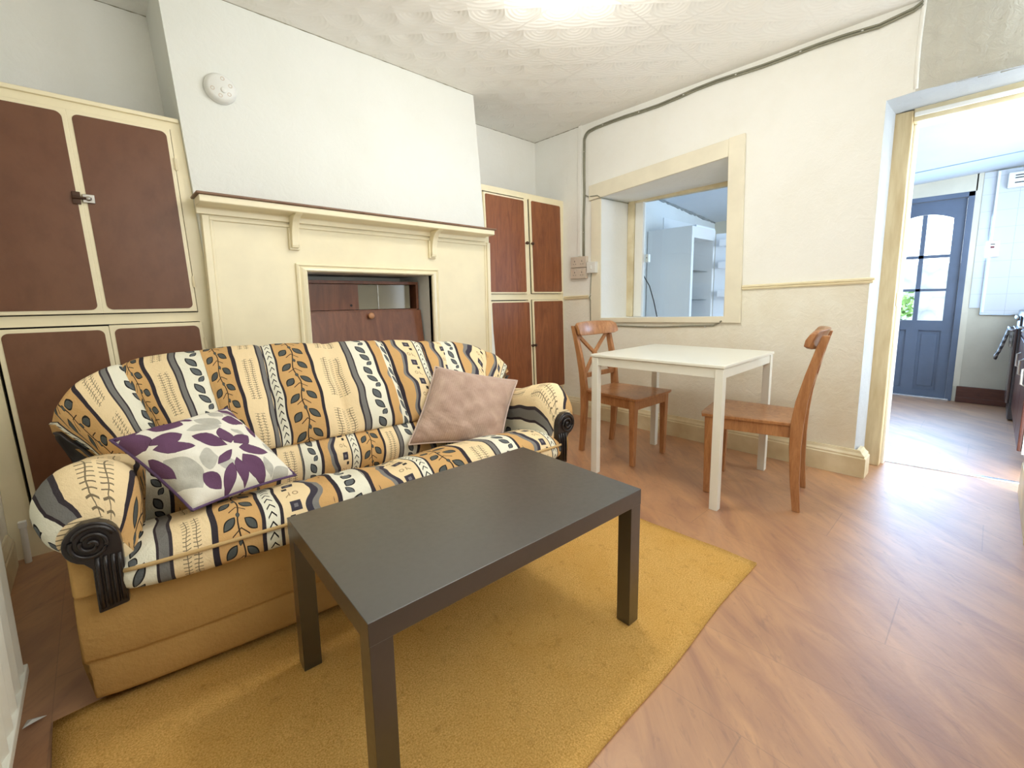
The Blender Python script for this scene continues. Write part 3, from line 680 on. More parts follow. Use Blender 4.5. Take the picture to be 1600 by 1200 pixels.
bu = thing('bureau', 'dark brown wooden bureau cabinet standing inside the fireplace opening', 'cabinet', (-1.87, 0.2, 0))
bm = newbm(); bx0, bx1 = -2.262, -1.482
box(bm, bx0, bx0+0.018, 0.12, 0.37, 0, 1.165); box(bm, bx1-0.018, bx1, 0.12, 0.37, 0, 1.165); box(bm, bx0, bx1, 0.12, 0.37, 1.165, 1.185); box(bm, bx0, bx1, 0.12, 0.37, 0.985, 1.0); box(bm, bx0, bx1, 0.355, 0.37, 0, 1.165); box(bm, bx0, bx1, 0.12, 0.37, 0.0, 0.08)
obj('body', bm, M_BUREAU, bu, bevel=0.002)
bm = newbm(); hexa(bm, [(bx0, 0.045, 0.62), (bx1, 0.045, 0.62), (bx1, 0.065, 0.62), (bx0, 0.065, 0.62), (bx0, 0.10, 0.992), (bx1, 0.10, 0.992), (bx1, 0.12, 0.992), (bx0, 0.12, 0.992)])
hexa(bm, [(bx0, 0.045, 0.08), (bx1, 0.045, 0.08), (bx1, 0.065, 0.08), (bx0, 0.065, 0.08), (bx0, 0.045, 0.615), (bx1, 0.045, 0.615), (bx1, 0.065, 0.615), (bx0, 0.065, 0.615)])
fd = obj('drop_front', bm, M_BUREAU, bu, bevel=0.002)
bm = newbm(); lathe(bm, (-1.862, 0.096, 0.962), (0, -1, 0), [(0.012, 0), (0.010, 0.008), (0.020, 0.016), (0.021, 0.024), (0.014, 0.031), (0, 0.033)], 18)
obj('knob', bm, paint('turned_beech_knob', rgb(196, 142, 100), 0.35, 0.05), fd, smooth=True)
bm = newbm(); box(bm, bx0+0.02, -1.915, 0.135, 0.141, 1.003, 1.163); sd = obj('sliding_door', bm, M_BUREAU, bu)
bm = newbm(); lathe(bm, (-1.965, 0.1352, 1.03), (0, -1, 0), [(0.008, 0), (0.008, 0.0008), (0, 0.0009)], 14); obj('finger_hole', bm, M_HOLE, sd)
bm = newbm(); box(bm, -1.925, -1.535, 0.150, 0.155, 1.003, 1.163); obj('glass_door', bm, paint('dull_grey_glass', rgb(140, 134, 114), 0.12, 0.05, 1.0, 10, 0.0), bu, label='dull grey glass sliding door')
bm = newbm(); box(bm, -1.775, -1.770, 0.146, 0.150, 1.003, 1.163); obj('glass_edge', bm, M_METAL, bu)

# detector on the chimney breast
sd = thing('smoke_detector', 'round white smoke detector high on the chimney breast', 'detector', (-2.608, 0, 2.082))
bm = newbm(); lathe(bm, (-2.608, 0, 2.082), (0, -1, 0), [(0.068, 0), (0.069, 0.012), (0.066, 0.014), (0.066, 0.018), (0.060, 0.030), (0.050, 0.036), (0, 0.038)], 40); obj('housing', bm, M_PLASTIC, sd, smooth=True)
for a in (20, 80, 200, 260, 320):
    bm = newbm(); c_ = (-2.608+0.040*math.cos(R(a)), -0.0365, 2.082+0.040*math.sin(R(a))); lathe(bm, c_, (0, -1, 0), [(0.009, -0.004), (0.009, 0.0005), (0.006, 0.0005), (0.005, -0.002), (0, -0.002)], 12)
    obj('vent', bm, M_BEIGEP, sd)
bm = newbm(); lathe(bm, (-2.600, -0.037, 2.070), (0, -1, 0), [(0.013, -0.004), (0.013, 0.003), (0.010, 0.005), (0, 0.0055)], 18); obj('test_button', bm, M_PLASTIC, sd, smooth=True)

# ------------------------------------------------------------------ sockets and cables on the window wall
def plate(name, label, cat, y0, y1, z0, z1, d, m, slots=True, group=None):
    o = thing(name, label, cat, (0, (y0+y1)/2, z0), 0, group)
    bm = newbm(); box(bm, -d, -0.0005, y1, y0, z0, z1); obj('box', bm, m, o, bevel=0.004)
    if slots:
        for yc in (y0+(y1-y0)*0.27, y0+(y1-y0)*0.73):
            bm = newbm(); box(bm, -d-0.0006, -d+0.002, yc-0.003, yc+0.003, z0+(z1-z0)*0.52, z0+(z1-z0)*0.64)
            for s_ in (-1, 1): box(bm, -d-0.0006, -d+0.002, yc+s_*0.012-0.004, yc+s_*0.012+0.004, z0+(z1-z0)*0.30, z0+(z1-z0)*0.345)
            obj('socket_hole', bm, M_HOLE, o)
        for yc in (y0+(y1-y0)*0.27, y0+(y1-y0)*0.73):
            bm = newbm(); box(bm, -d-0.004, -d+0.001, yc-0.007, yc+0.007, z0+(z1-z0)*0.72, z0+(z1-z0)*0.90); obj('rocker_switch', bm, m, o, bevel=0.001)
    return o
plate('double_socket', 'upper beige double socket by the cupboard', 'socket', -0.062, -0.232, 1.322, 1.415, 0.035, M_BEIGEP, True, 'beige double sockets by the cupboard')
plate('double_socket', 'lower beige double socket by the cupboard', 'socket', -0.062, -0.232, 1.228, 1.318, 0.035, M_BEIGEP, True, 'beige double sockets by the cupboard')
sp = plate('fused_switch', 'small white fused switch box right of the beige double sockets', 'switch', -0.245, -0.338, 1.268, 1.362, 0.045, M_PLASTIC, False)
bm = newbm(); box(bm, -0.050, -0.044, -0.300, -0.282, 1.30, 1.33); obj('rocker_switch', bm, M_PLASTIC, sp, bevel=0.002)
def clips(parent, pts, ax='y'):
    for p in pts:
        bm = newbm(); lathe(bm, p, (-1, 0, 0), [(0.006, -0.010), (0.007, 0.003), (0.004, 0.006), (0, 0.006)], 8); obj('cable_clip', bm, M_PLASTIC, parent, smooth=True)
wz = lambda y: 2.455+0.010*math.sin(y*3.1)+0.006*math.sin(y*9)
c1 = thing('wall_cable', 'grey-green cable pair clipped under the ceiling and down to the sockets', 'cable', (0, -0.18, 1.42))
for k, (dx, dz) in enumerate(((0.007, 0.0), (0.007, -0.014))):
    path = [(-dx, -0.180-0.010*k, 1.41), (-dx, -0.178-0.010*k, 1.7), (-dx, -0.183-0.010*k, 1.95), (-dx, -0.178-0.010*k, 2.20), (-dx, -0.178-0.012*k, wz(-0.2)-0.09+dz)]
    for i in range(7):
        a = R(90*i/6); path.append((-dx, -0.178-0.012*k-0.07*(1-math.cos(a)), wz(-0.25)-0.075+dz+0.07*math.sin(a)))
    path += [(-dx, y, wz(y)+dz) for y in [-0.30-i*0.14 for i in range(14)]]
    path += [(-dx, -2.20, 2.462+dz), (-dx, -2.255, 2.47+dz), (-dx-0.002, -2.29, 2.487+dz)]
    bm = newbm(); tube(bm, path, 0.0065, 8); obj('cable', bm, M_CABLE, c1, smooth=True)
clips(c1, [(-0.006, -0.183, z) for z in (1.62, 1.95, 2.28)]+[(-0.006, y, wz(y)-0.005) for y in (-0.37, -0.70, -1.05, -1.40, -1.76, -2.05)])
c2 = thing('wall_cable', 'thin grey cable looping from the clipped pair into the window recess', 'cable', (0, -0.2, 1.93))
bm = newbm(); tube(bm, [(-0.008, -0.184, 1.955), (-0.009, -0.20, 1.925), (-0.012, -0.235, 1.905), (-0.026, -0.28, 1.900), (-0.028, -0.34, 1.895), (-0.024, -0.366, 1.876), (0.02, -0.378, 1.872), (0.15, -0.383, 1.872), (0.30, -0.388, 1.874), (0.35, -0.395, 1.873)], 0.004, 8); obj('cable', bm, M_CABLE, c2, smooth=True)
c3 = thing('wall_cable', 'grey cable running from the small switch box down and along under the window sill', 'cable', (0, -0.7, 0.83))
zb_ = lambda y: 0.818+0.028*(-0.45-y)/0.9
bm = newbm(); tube(bm, [(-0.008, -0.272, 1.27), (-0.008, -0.268, 1.20), (-0.008, -0.262, 1.08), (-0.022, -0.262, 1.06), (-0.008, -0.264, 1.03), (-0.008, -0.268, 0.86), (-0.008, -0.29, 0.825), (-0.008, -0.35, 0.820)]+[(-0.008, y, zb_(y)+0.004*math.sin(y*9)) for y in [-0.45-i*0.1 for i in range(9)]]+[(-0.008, -1.33, 0.852), (-0.010, -1.37, 0.872), (-0.026, -1.39, 0.885)], 0.0055, 8); obj('cable', bm, M_CABLE, c3, smooth=True)
clips(c3, [(-0.006, y, zb_(y)) for y in (-0.50, -0.80, -1.08, -1.27)]+[(-0.006, -0.265, z) for z in (1.22, 1.09)])

# ------------------------------------------------------------------ radiator and floor bits at the left
rd = thing('radiator', 'white panel radiator on the left wall at the very edge of the view', 'radiator', (-3.45, -1.8, 0.12))
bm = newbm(); ry0, ry1, rz0, rz1 = -2.52, -1.068, 0.130, 0.74
ys = []; y = ry1
pts = []
nfl = 42
for i in range(nfl+1):
    y = ry1+(ry0-ry1)*i/nfl; pts.append((-3.384+(0.0 if i % 2 else -0.014), y))
outline = [(-3.417, ry1)]+[(px_, py_) for px_, py_ in pts]+[(-3.417, ry0)]
prism(bm, outline, 'z', rz0+0.02, rz1-0.02); box(bm, -3.418, -3.381, ry0, ry1, rz0, rz0+0.025); box(bm, -3.418, -3.381, ry0, ry1, rz1-0.025, rz1)
obj('panel', bm, M_RAD, rd, bevel=0.003)
for y in (-2.3, -1.25):
    bm = newbm(); box(bm, XL+0.001, -3.418, y-0.015, y+0.015, 0.2, 0.66); obj('bracket', bm, M_METAL, rd)
bm = newbm(); tube(bm, [(-3.445, -1.08, 0.0), (-3.445, -1.08, 0.15)], 0.008, 8); obj('feed_pipe', bm, M_METAL, rd)
bm = newbm(); random.seed(5)
vs = [bm.verts.new((-3.388+0.022*math.cos(a)*r_, -1.088+0.014*math.sin(a)*r_, 0.002+0.006*random.random())) for a, r_ in ((0, 1.2), (1, 0.7), (2, 1.1), (3, 0.6), (4, 1.2), (5, 0.6))]
cv = bm.verts.new((-3.388, -1.088, 0.012))
for i in range(6): bm.faces.new((vs[i], vs[(i+1) % 6], cv))
obj('paper_scrap', bm, M_PLASTIC, label='tiny crumpled white scrap on the floor beside the radiator', cat='scrap')

# ------------------------------------------------------------------ rug
bm = newbm(); n1_, n2_ = 40, 24
rx0, rx1, rya, ryb = -3.345, -1.362, -2.150, -1.130
random.seed(2)
def rugp(i, j):
    u, v = i/n1_, j/n2_
    x = rx0+(rx1-rx0)*u; y = rya+0.04*u+(ryb-rya)*v
    x += 0.004*math.sin(v*11); y += 0.004*math.sin(u*17)
    return x, y
top = [[bm.verts.new((*rugp(i, j), 0.009+0.0012*math.sin(i*1.7)*math.sin(j*1.3))) for j in range(n2_+1)] for i in range(n1_+1)]
for i in range(n1_):
    for j in range(n2_): bm.faces.new((top[i][j], top[i+1][j], top[i+1][j+1], top[i][j+1]))
edge = [top[i][0] for i in range(n1_+1)]+[top[n1_][j] for j in range(1, n2_+1)]+[top[i][n2_] for i in range(n1_-1, -1, -1)]+[top[0][j] for j in range(n2_-1, 0, -1)]
low = [bm.verts.new((v.co.x, v.co.y, 0.0005)) for v in edge]
for i in range(len(edge)): bm.faces.new((edge[i], low[i], low[(i+1) % len(edge)], edge[(i+1) % len(edge)]))
rug = obj('rug', bm, M_RUG, label='mustard yellow short-pile rug under the black coffee table', cat='rug', smooth=True)

# ------------------------------------------------------------------ coffee table
ct = thing('coffee_table', 'low black-brown rectangular coffee table with square legs on the yellow rug', 'coffee table', (-2.857, -1.922, 0.010), R(-2.4))
Wt, Dt = 0.885, 0.555
bm = newbm(); box(bm, 0, Wt, 0, Dt, 0.397, 0.447); obj('tabletop', bm, M_BLACKB, ct, bevel=0.0015, world=False)
for (a, b_) in ((0, 0), (Wt-0.05, 0), (0, Dt-0.05), (Wt-0.05, Dt-0.05)):
    bm = newbm(); box(bm, a+0.001, a+0.049, b_+0.001, b_+0.049, 0, 0.397); obj('leg', bm, M_BLACKB, ct, bevel=0.001, world=False)

# ------------------------------------------------------------------ white dining table
dt = thing('dining_table', 'square white dining table with slim legs against the window wall', 'dining table', (-1.025, -1.818, 0), R(1.6))
Sx, Sy, hT = 0.765, 0.755, 0.727
bm = newbm(); box(bm, -0.004, Sx+0.004, -0.004, Sy+0.004, hT-0.016, hT); obj('tabletop', bm, M_WTABLE, dt, bevel=0.003, world=False)
bm = newbm(); e = 0.006; r2 = hT-0.018; r1 = r2-0.048
box(bm, 0.04, Sx-0.04, e, e+0.018, r1, r2); box(bm, 0.04, Sx-0.04, Sy-e-0.018, Sy-e, r1, r2); box(bm, e, e+0.018, 0.04, Sy-0.04, r1, r2); box(bm, Sx-e-0.018, Sx-e, 0.04, Sy-0.04, r1, r2)
obj('apron', bm, M_WTABLE, dt, bevel=0.002, world=False)
for (a, b_) in ((0, 0), (1, 0), (0, 1), (1, 1)):
    x0 = 0.001 if a == 0 else Sx-0.041; y0 = 0.001 if b_ == 0 else Sy-0.041
    bm = newbm(); box(bm, x0, x0+0.040, y0, y0+0.040, 0, r2); obj('leg', bm, M_WTABLE, dt, bevel=0.002, world=False)

# ------------------------------------------------------------------ pine dining chairs (front = +y in own frame)
def make_chair(label, loc, rot):
    ch = thing('dining_chair', label, 'chair', loc, rot, 'pine dining chairs at the white table')
    bm = newbm()   # seat: dished, rounded front corners
    nx, ny = 12, 12; T = []; Bt = []
    for i in range(nx+1):
        for j in range(ny+1):
            u, v = i/nx*2-1, j/ny
            hw = 0.178+0.040*v
            y = -0.185+0.445*v
            x = u*hw
            yy_ = y-(0.016*abs(u)**6 if j == ny else 0)
            z = 0.442-0.010*(1-u*u)*(1-(2*v-1)**2)
            if abs(u) > 0.99 or j in (0, ny): z -= 0.003
            T.append(bm.verts.new((x, yy_, z))); Bt.append(bm.verts.new((x*0.985, yy_-0.003*(j == ny), 0.422)))
    ix = lambda i, j: i*(ny+1)+j
    for i in range(nx):
        for j in range(ny):
            bm.faces.new((T[ix(i, j)], T[ix(i+1, j)], T[ix(i+1, j+1)], T[ix(i, j+1)])); bm.faces.new((Bt[ix(i, j)], Bt[ix(i, j+1)], Bt[ix(i+1, j+1)], Bt[ix(i+1, j)]))
    loop = [ix(i, 0) for i in range(nx+1)]+[ix(nx, j) for j in range(1, ny+1)]+[ix(i, ny) for i in range(nx-1, -1, -1)]+[ix(0, j) for j in range(ny-1, 0, -1)]
    for k in range(len(loop)):
        a, b_ = loop[k], loop[(k+1) % len(loop)]; bm.faces.new((T[a], Bt[a], Bt[b_], T[b_]))
    obj('seat', bm, M_PINE, ch, world=False, bevel=0.003)
    # aprons
    bm = newbm()
    box(bm, -0.165, 0.165, 0.208, 0.228, 0.362, 0.421); box(bm, -0.140, 0.140, -0.185, -0.165, 0.362, 0.421)
    for s in (-1, 1): hexa(bm, [(s*0.150, -0.17, 0.362), (s*0.168, -0.17, 0.362), (s*0.188, 0.205, 0.362), (s*0.170, 0.205, 0.362), (s*0.150, -0.17, 0.421), (s*0.168, -0.17, 0.421), (s*0.188, 0.205, 0.421), (s*0.170, 0.205, 0.421)])
    obj('seat_frame', bm, M_PINE, ch, world=False, bevel=0.002)
    for s in (-1, 1):
        bm = newbm()   # front leg, tapered towards the floor
        xo = s*0.182
        hexa(bm, [(xo-0.015, 0.195, 0), (xo+0.015, 0.195, 0), (xo+0.015, 0.225, 0), (xo-0.015, 0.225, 0), (xo-0.022, 0.187, 0.421), (xo+0.022, 0.187, 0.421), (xo+0.022, 0.231, 0.421), (xo-0.022, 0.231, 0.421)])
        obj('leg', bm, M_PINE, ch, world=False, bevel=0.004)
        bm = newbm()   # rear leg and back post in one curved stick
        prof = [(0, -0.205, 0.017), (0.15, -0.190, 0.020), (0.32, -0.182, 0.025), (0.44, -0.184, 0.027), (0.55, -0.196, 0.025), (0.68, -0.222, 0.021), (0.80, -0.252, 0.018), (0.868, -0.272, 0.015)]
        rings = []
        for z, y, hd in prof:
            xo = s*(0.176+0.012*max(0, (z-0.44))/0.43); hx = 0.0135
            rings.append([bm.verts.new(p) for p in ((xo-hx, y-hd, z), (xo+hx, y-hd, z), (xo+hx, y+hd, z), (xo-hx, y+hd, z))])
        for P, Q in zip(rings, rings[1:]):
            for i in range(4): bm.faces.new((P[i], P[(i+1) % 4], Q[(i+1) % 4], Q[i]))
        bm.faces.new(rings[0][::-1]); bm.faces.new(rings[-1]); obj('back_post', bm, M_PINE, ch, world=False, bevel=0.004, label='rear leg running up into the back')
    def yb(z):
        for (z0, y0, _), (z1, y1, _) in zip(prof, prof[1:]):
            if z0 <= z <= z1: return y0+(y1-y0)*(z-z0)/(z1-z0)
        return prof[-1][1]
    # curved top rail clasping the posts from the front
    bm = newbm(); n = 16; rings = []
    for i in range(n+1):
        u = i/n*2-1; x = u*0.216; dy = 0.046*u*u-0.010
        zt = 0.896-0.006*u*u-(0.012 if i in (0, n) else 0); zb2 = 0.797+0.006*u*u+(0.010 if i in (0, n) else 0)
        zm = (zt+zb2)/2
        rings.append([bm.verts.new(p) for p in ((x, yb(0.80)+0.004+dy, zb2), (x, yb(0.80)+0.028+dy, zb2+0.004), (x, yb(0.84)+0.034+dy, zm), (x, yb(0.868)+0.026+dy, zt-0.006), (x, yb(0.868)+0.014+dy, zt), (x, yb(0.868)-0.002+dy, zt-0.004), (x, yb(0.84)+0.006+dy, zm))])
    for P, Q in zip(rings, rings[1:]):
        for i in range(7): bm.faces.new((P[i], P[(i+1) % 7], Q[(i+1) % 7], Q[i]))
    bm.faces.new(rings[0][::-1]); bm.faces.new(rings[-1]); obj('top_rail', bm, M_PINE, ch, world=False, bevel=0.003)
    bm = newbm(); box(bm, -0.165, 0.165, yb(0.53)-0.010, yb(0.53)+0.010, 0.515, 0.548); obj('lower_rail', bm, M_PINE, ch, world=False, bevel=0.003)
    for s in (-1, 1):
        bm = newbm(); P0 = Vector((-s*0.150, yb(0.55), 0.545)); P1 = Vector((s*0.160, yb(0.80)-0.002, 0.805)); nn_ = 10; rings = []
        w = Vector((0.26, 0, s*0.31)).normalized(); w = Vector((-(P1.z-P0.z)*1.0, 0, (P1.x-P0.x))).normalized()*0.0125
        for i in range(nn_+1):
            c_ = P0.lerp(P1, i/nn_); c_.y -= 0.012*math.sin(math.pi*i/nn_); d_ = Vector((0, 0.008, 0))
            rings.append([bm.verts.new(p) for p in (c_-w-d_, c_+w-d_, c_+w+d_, c_-w+d_)])
        for P, Q in zip(rings, rings[1:]):
            for i in range(4): bm.faces.new((P[i], P[(i+1) % 4], Q[(i+1) % 4], Q[i]))
        bm.faces.new(rings[0][::-1]); bm.faces.new(rings[-1]); obj('cross_brace', bm, M_PINE, ch, world=False, bevel=0.002)
    return ch
make_chair('pine dining chair with crossed back on the cupboard side of the white table', (-0.600, -0.985, 0), R(180-1))
make_chair('pine dining chair with crossed back on the doorway side of the white table', (-0.611, -1.854, 0), R(10))

# ------------------------------------------------------------------ sofa (own frame: origin at the left arm scroll, x along the seat, y towards the wall)
SO = (-3.226, -1.20, 0.0); SA = R(-5)
sofa = thing('sofa', 'two-seat sofa in beige, cream and navy leaf-striped tapestry with carved dark arm fronts', 'sofa', SO, SA)
def interp(tab, x):
    if x <= tab[0][0]: return tab[0][1]
    for (a, b), (c_, d_) in zip(tab, tab[1:]):
        if x <= c_: return b+(d_-b)*(x-a)/(c_-a) if c_ > a else d_
    return tab[-1][1]
def smooth_i(tab, x, w=0.03): return sum(interp(tab, x+w*k)*g for k, g in ((-2, .12), (-1, .22), (0, .32), (1, .22), (2, .12)))
def catmull(P, n):
    out = []
    for i in range(len(P)-1):
        p0 = P[max(i-1, 0)]; p1 = P[i]; p2 = P[i+1]; p3 = P[min(i+2, len(P)-1)]
        for k in range(n):
            t_ = k/n
            out.append(tuple(0.5*((2*b)+(-a+c_)*t_+(2*a-5*b+4*c_-d_)*t_*t_+(-a+3*b-3*c_+d_)*t_**3) for a, b, c_, d_ in zip(p0, p1, p2, p3)))
    out.append(tuple(P[-1])); return out
def segs_from(knots_list, step):
    """list of pieces, each a list of (x,u); returns columns [(x, [piece ids])] and per-strip u pairs"""
    strips = []
    for piece in knots_list:
        for (xa, ua), (xb, ub) in zip(piece, piece[1:]):
            n = max(1, int(math.ceil((xb-xa)/step)))
            for k in range(n):
                strips.append((xa+(xb-xa)*k/n, xa+(xb-xa)*(k+1)/n, ua+(ub-ua)*k/n, ua+(ub-ua)*(k+1)/n))
    return strips
def sweep_cloth(name, strips, section, m, parent, vscale=0.13, caps=True, v0=0.0, **kw):
    bm = newbm(); uvl = bm.loops.layers.uv.new('UVMap')
    xs = [strips[0][0]]+[s_[1] for s_ in strips]
    cols = []
    for x in xs:
        pts = section(x); L_ = [v0]
        for a, b in zip(pts, pts[1:]): L_.append(L_[-1]+(Vector(b)-Vector(a)).length/vscale)
        cols.append(([bm.verts.new(p) for p in pts], L_))
    for i, s_ in enumerate(strips):
        A, la = cols[i]; Bq, lb = cols[i+1]
        for j in range(len(A)-1):
            f = bm.faces.new((A[j], Bq[j], Bq[j+1], A[j+1]))
            for lp, uvv in zip(f.loops, ((s_[2], la[j]), (s_[3], lb[j]), (s_[3], lb[j+1]), (s_[2], la[j+1]))): lp[uvl].uv = uvv
    if caps:
        for (A, la), u_ in ((cols[0], strips[0][2]), (cols[-1], strips[-1][3])):
            try:
                f = bm.faces.new(A)
                for lp in f.loops: lp[uvl].uv = (u_+(lp.vert.co.y)*2.0, lp.vert.co.z/vscale)
            except ValueError: pass
    return obj(name, bm, m, parent, world=False, smooth=True, **kw)

# base
bm = newbm()
nxb = 30; rows = [(0.020, 0.03), (0.006, 0.05), (0.004, 0.10), (0.010, 0.135), (0.014, 0.142), (0.004, 0.150), (-0.004, 0.20), (-0.006, 0.26), (0.0, 0.32), (0.02, 0.345)]
G_ = []
for i in range(nxb+1):
    x = -0.055+1.70*i/nxb; e_ = (abs(i/nxb*2-1))**10
    G_.append([bm.verts.new((x+(0.010*(z < 0.14))*(1 if i == 0 else -1 if i == nxb else 0), y+0.025*e_+0.003*math.sin(x*9+z*20), z)) for y, z in rows])
for i in range(nxb):
    for j in range(len(rows)-1): bm.faces.new((G_[i][j], G_[i+1][j], G_[i+1][j+1], G_[i][j+1]))
bk = [[bm.verts.new((x, 0.82, z)) for z in (0.03, 0.345)] for x in (-0.055, 1.645)]
bm.faces.new([G_[0][j] for j in range(len(rows))]+[bk[0][1], bk[0][0]]); bm.faces.new([G_[-1][j] for j in range(len(rows)-1, -1, -1)]+[bk[1][0], bk[1][1]])
bm.faces.new((bk[0][0], bk[1][0], bk[1][1], bk[0][1])); bm.faces.new([g[0] for g in G_]+[bk[1][0], bk[0][0]]); bm.faces.new([g[-1] for g in G_]+[bk[1][1], bk[0][1]])
obj('base', bm, M_TAN, sofa, world=False, smooth=False, bevel=0.006, label='plain tan upholstered base')
for x_ in (0.03, 1.56):
    for y_ in (0.08, 0.72):
        bm = newbm(); zf_ = 0.0108 if y_ < 0.1 else 0.0; lathe(bm, (x_, y_, zf_), (0, 0, 1), [(0.022, 0), (0.024, 0.004), (0.020, 0.029-zf_), (0, 0.029-zf_)], 14); obj('foot', bm, M_DKWOOD, sofa, world=False, smooth=True)

# backrest
ZC = [(-0.13, 0.690), (-0.10, 0.745), (-0.06, 0.790), (0.0, 0.822), (0.07, 0.842), (0.29, 0.862), (0.49, 0.868), (0.75, 0.856), (1.05, 0.850), (1.42, 0.818), (1.55, 0.790), (1.64, 0.745), (1.69, 0.700), (1.72, 0.655)]
SEAM = [0.055, 0.29, 0.50, 0.758, 1.03, 1.24, 1.36, 1.615]
def puff(x):
    s_ = [-0.13]+SEAM+[1.72]
    for a, b in zip(s_, s_[1:]):
        if a <= x <= b: return max(0.0, math.sin(math.pi*(x-a)/(b-a)))**0.55*min(1.0, (b-a)/0.22)
    return 0
def back_section(x):
    e_ = max(0.0, (abs(x-0.795)-0.66)/0.26); e_ = min(1, e_); s_ = e_*e_*(3-2*e_)
    zc = smooth_i(ZC, x, 0.012); yc = 0.73-0.15*s_; yj = 0.425+0.075*s_; pf = 0.030*puff(x)
    thick = 1.0-0.55*s_
    P = [(yc+0.10*thick, 0.33), (yc+0.115*thick, zc-0.20), (yc+0.10*thick, zc-0.08), (yc+0.045*thick, zc-0.012+pf*0.2), (yc-0.02, zc+pf*0.35), (yc-0.085*thick, zc-0.035+pf*0.35), (yc-0.135*thick-pf*0.6, zc-0.10+pf*0.4)]
    p6 = P[-1]
    for k in (0.4, 0.75): P.append((p6[0]+(yj-p6[0])*k-pf*0.75-0.015, p6[1]+(0.515-p6[1])*k+pf*0.4))
    P += [(yj-0.010, 0.512), (yj+0.012, 0.492), (yj+0.05, 0.480)]
    wr = 0.004*math.sin(x*70)*(1-puff(x))
    k = 1.0
    if x < -0.12 or x > 1.71: k = 0.82
    pts = catmull(P, 4); my = sum(p[0] for p in pts)/len(pts); mz = sum(p[1] for p in pts)/len(pts)
    sg = 1 if x < 0.795 else -1; lean = 0.34*max(0.0, s_)**1.3
    ex = x if sg > 0 else 1.59-x
    Lf = interp([(-0.14, 0.15), (0.08, 0.115), (0.30, 0.045), (0.50, 0.0)], ex)
    out = []
    for i, p in enumerate(pts):
        y_, z_ = my+(p[0]-my)*k, mz+(p[1]-mz)*k
        tf = min(1.0, max(0.0, (zc-z_)/(zc-0.50))) if i >= 16 else 0.0
        out.append((x+sg*(lean*max(0.0, zc-0.06-z_)*(1-tf)+Lf*tf), y_, z_+wr*(1 if 8 < i < 36 else 0)))
    return out
U5 = 5.08
BK = [[(-0.135, -0.25), (-0.125, 0.0), (-0.085, 0.85), (-0.07, 1.0), (-0.06, 1.13), (-0.005, 2.0), (0.015, 2.35), (0.055, 2.7)],
      [(0.055, 0.25), (0.10, 1.0), (0.115, 1.13), (0.185, 2.0), (0.21, 2.35), (0.29, 3.05)], [(0.29, 0.0), (0.38, 1.0), (0.396, 1.13), (0.475, 2.0), (0.50, 2.33)],
      [(0.50, 4.60), (0.543, U5), (0.668, U5+1.0), (0.682, U5+1.13), (0.758, U5+1.66)], [(0.758, U5+1.52), (0.825, U5+2.0), (0.856, U5+2.35), (0.948, U5+3.05), (0.962, U5+3.17), (1.002, U5+3.55)], [(1.002, U5+2.5), (1.03, U5+2.9)],
      [(1.03, U5+3.05), (1.045, U5+3.17), (1.082, U5+3.6), (1.106, U5+3.9), (1.187, U5+4.6), (1.236, 2*U5)], [(1.236, U5+3.05), (1.25, U5+3.17), (1.29, U5+3.6), (1.32, U5+3.9), (1.36, U5+4.4)],
      [(1.36, U5+2.4), (1.43, U5+3.05), (1.445, U5+3.17), (1.49, U5+3.6), (1.53, U5+3.9), (1.60, U5+4.62)], [(1.60, U5+3.2), (1.63, U5+3.6), (1.65, U5+3.9), (1.685, U5+4.6), (1.708, 2*U5), (1.725, 2*U5+0.4)]]
sweep_cloth('backrest', segs_from(BK, 0.012), back_section, M_TAPE, sofa)
# lumbar roll
def lumb_section(x):
    pf = 0.016*abs(math.sin((x-0.03)/1.52*math.pi*3))**0.5
    P = [(0.56, 0.487), (0.50, 0.503), (0.430, 0.497), (0.388-pf, 0.462), (0.370-pf, 0.415), (0.378-pf*0.6, 0.365), (0.41, 0.325), (0.46, 0.315)]
    return [(x, p[0], p[1]) for p in catmull(P, 4)]
LU = [[(0.0, -3.6), (0.20, -1.48), (0.34, -0.1), (0.44, 0.85), (0.465, 1.0), (0.482, 1.13), (0.558, 2.0), (0.563, 2.33), (0.626, 3.05), (0.638, 3.17), (0.667, 3.6), (0.694, 3.9), (0.745, 4.6), (0.787, U5), (0.881, U5+1), (0.892, U5+1.13), (0.953, U5+2), (0.975, U5+2.35), (1.04, U5+3.05), (1.055, U5+3.17), (1.10, U5+3.6), (1.13, U5+3.9), (1.19, U5+4.6), (1.23, 2*U5), (1.33, 2*U5+1), (1.42, 2*U5+2), (1.50, 2*U5+3), (1.59, 2*U5+3.8)]]
sweep_cloth('lumbar_cushion', segs_from(LU, 0.02), lumb_section, M_TAPE, sofa, vscale=0.115)
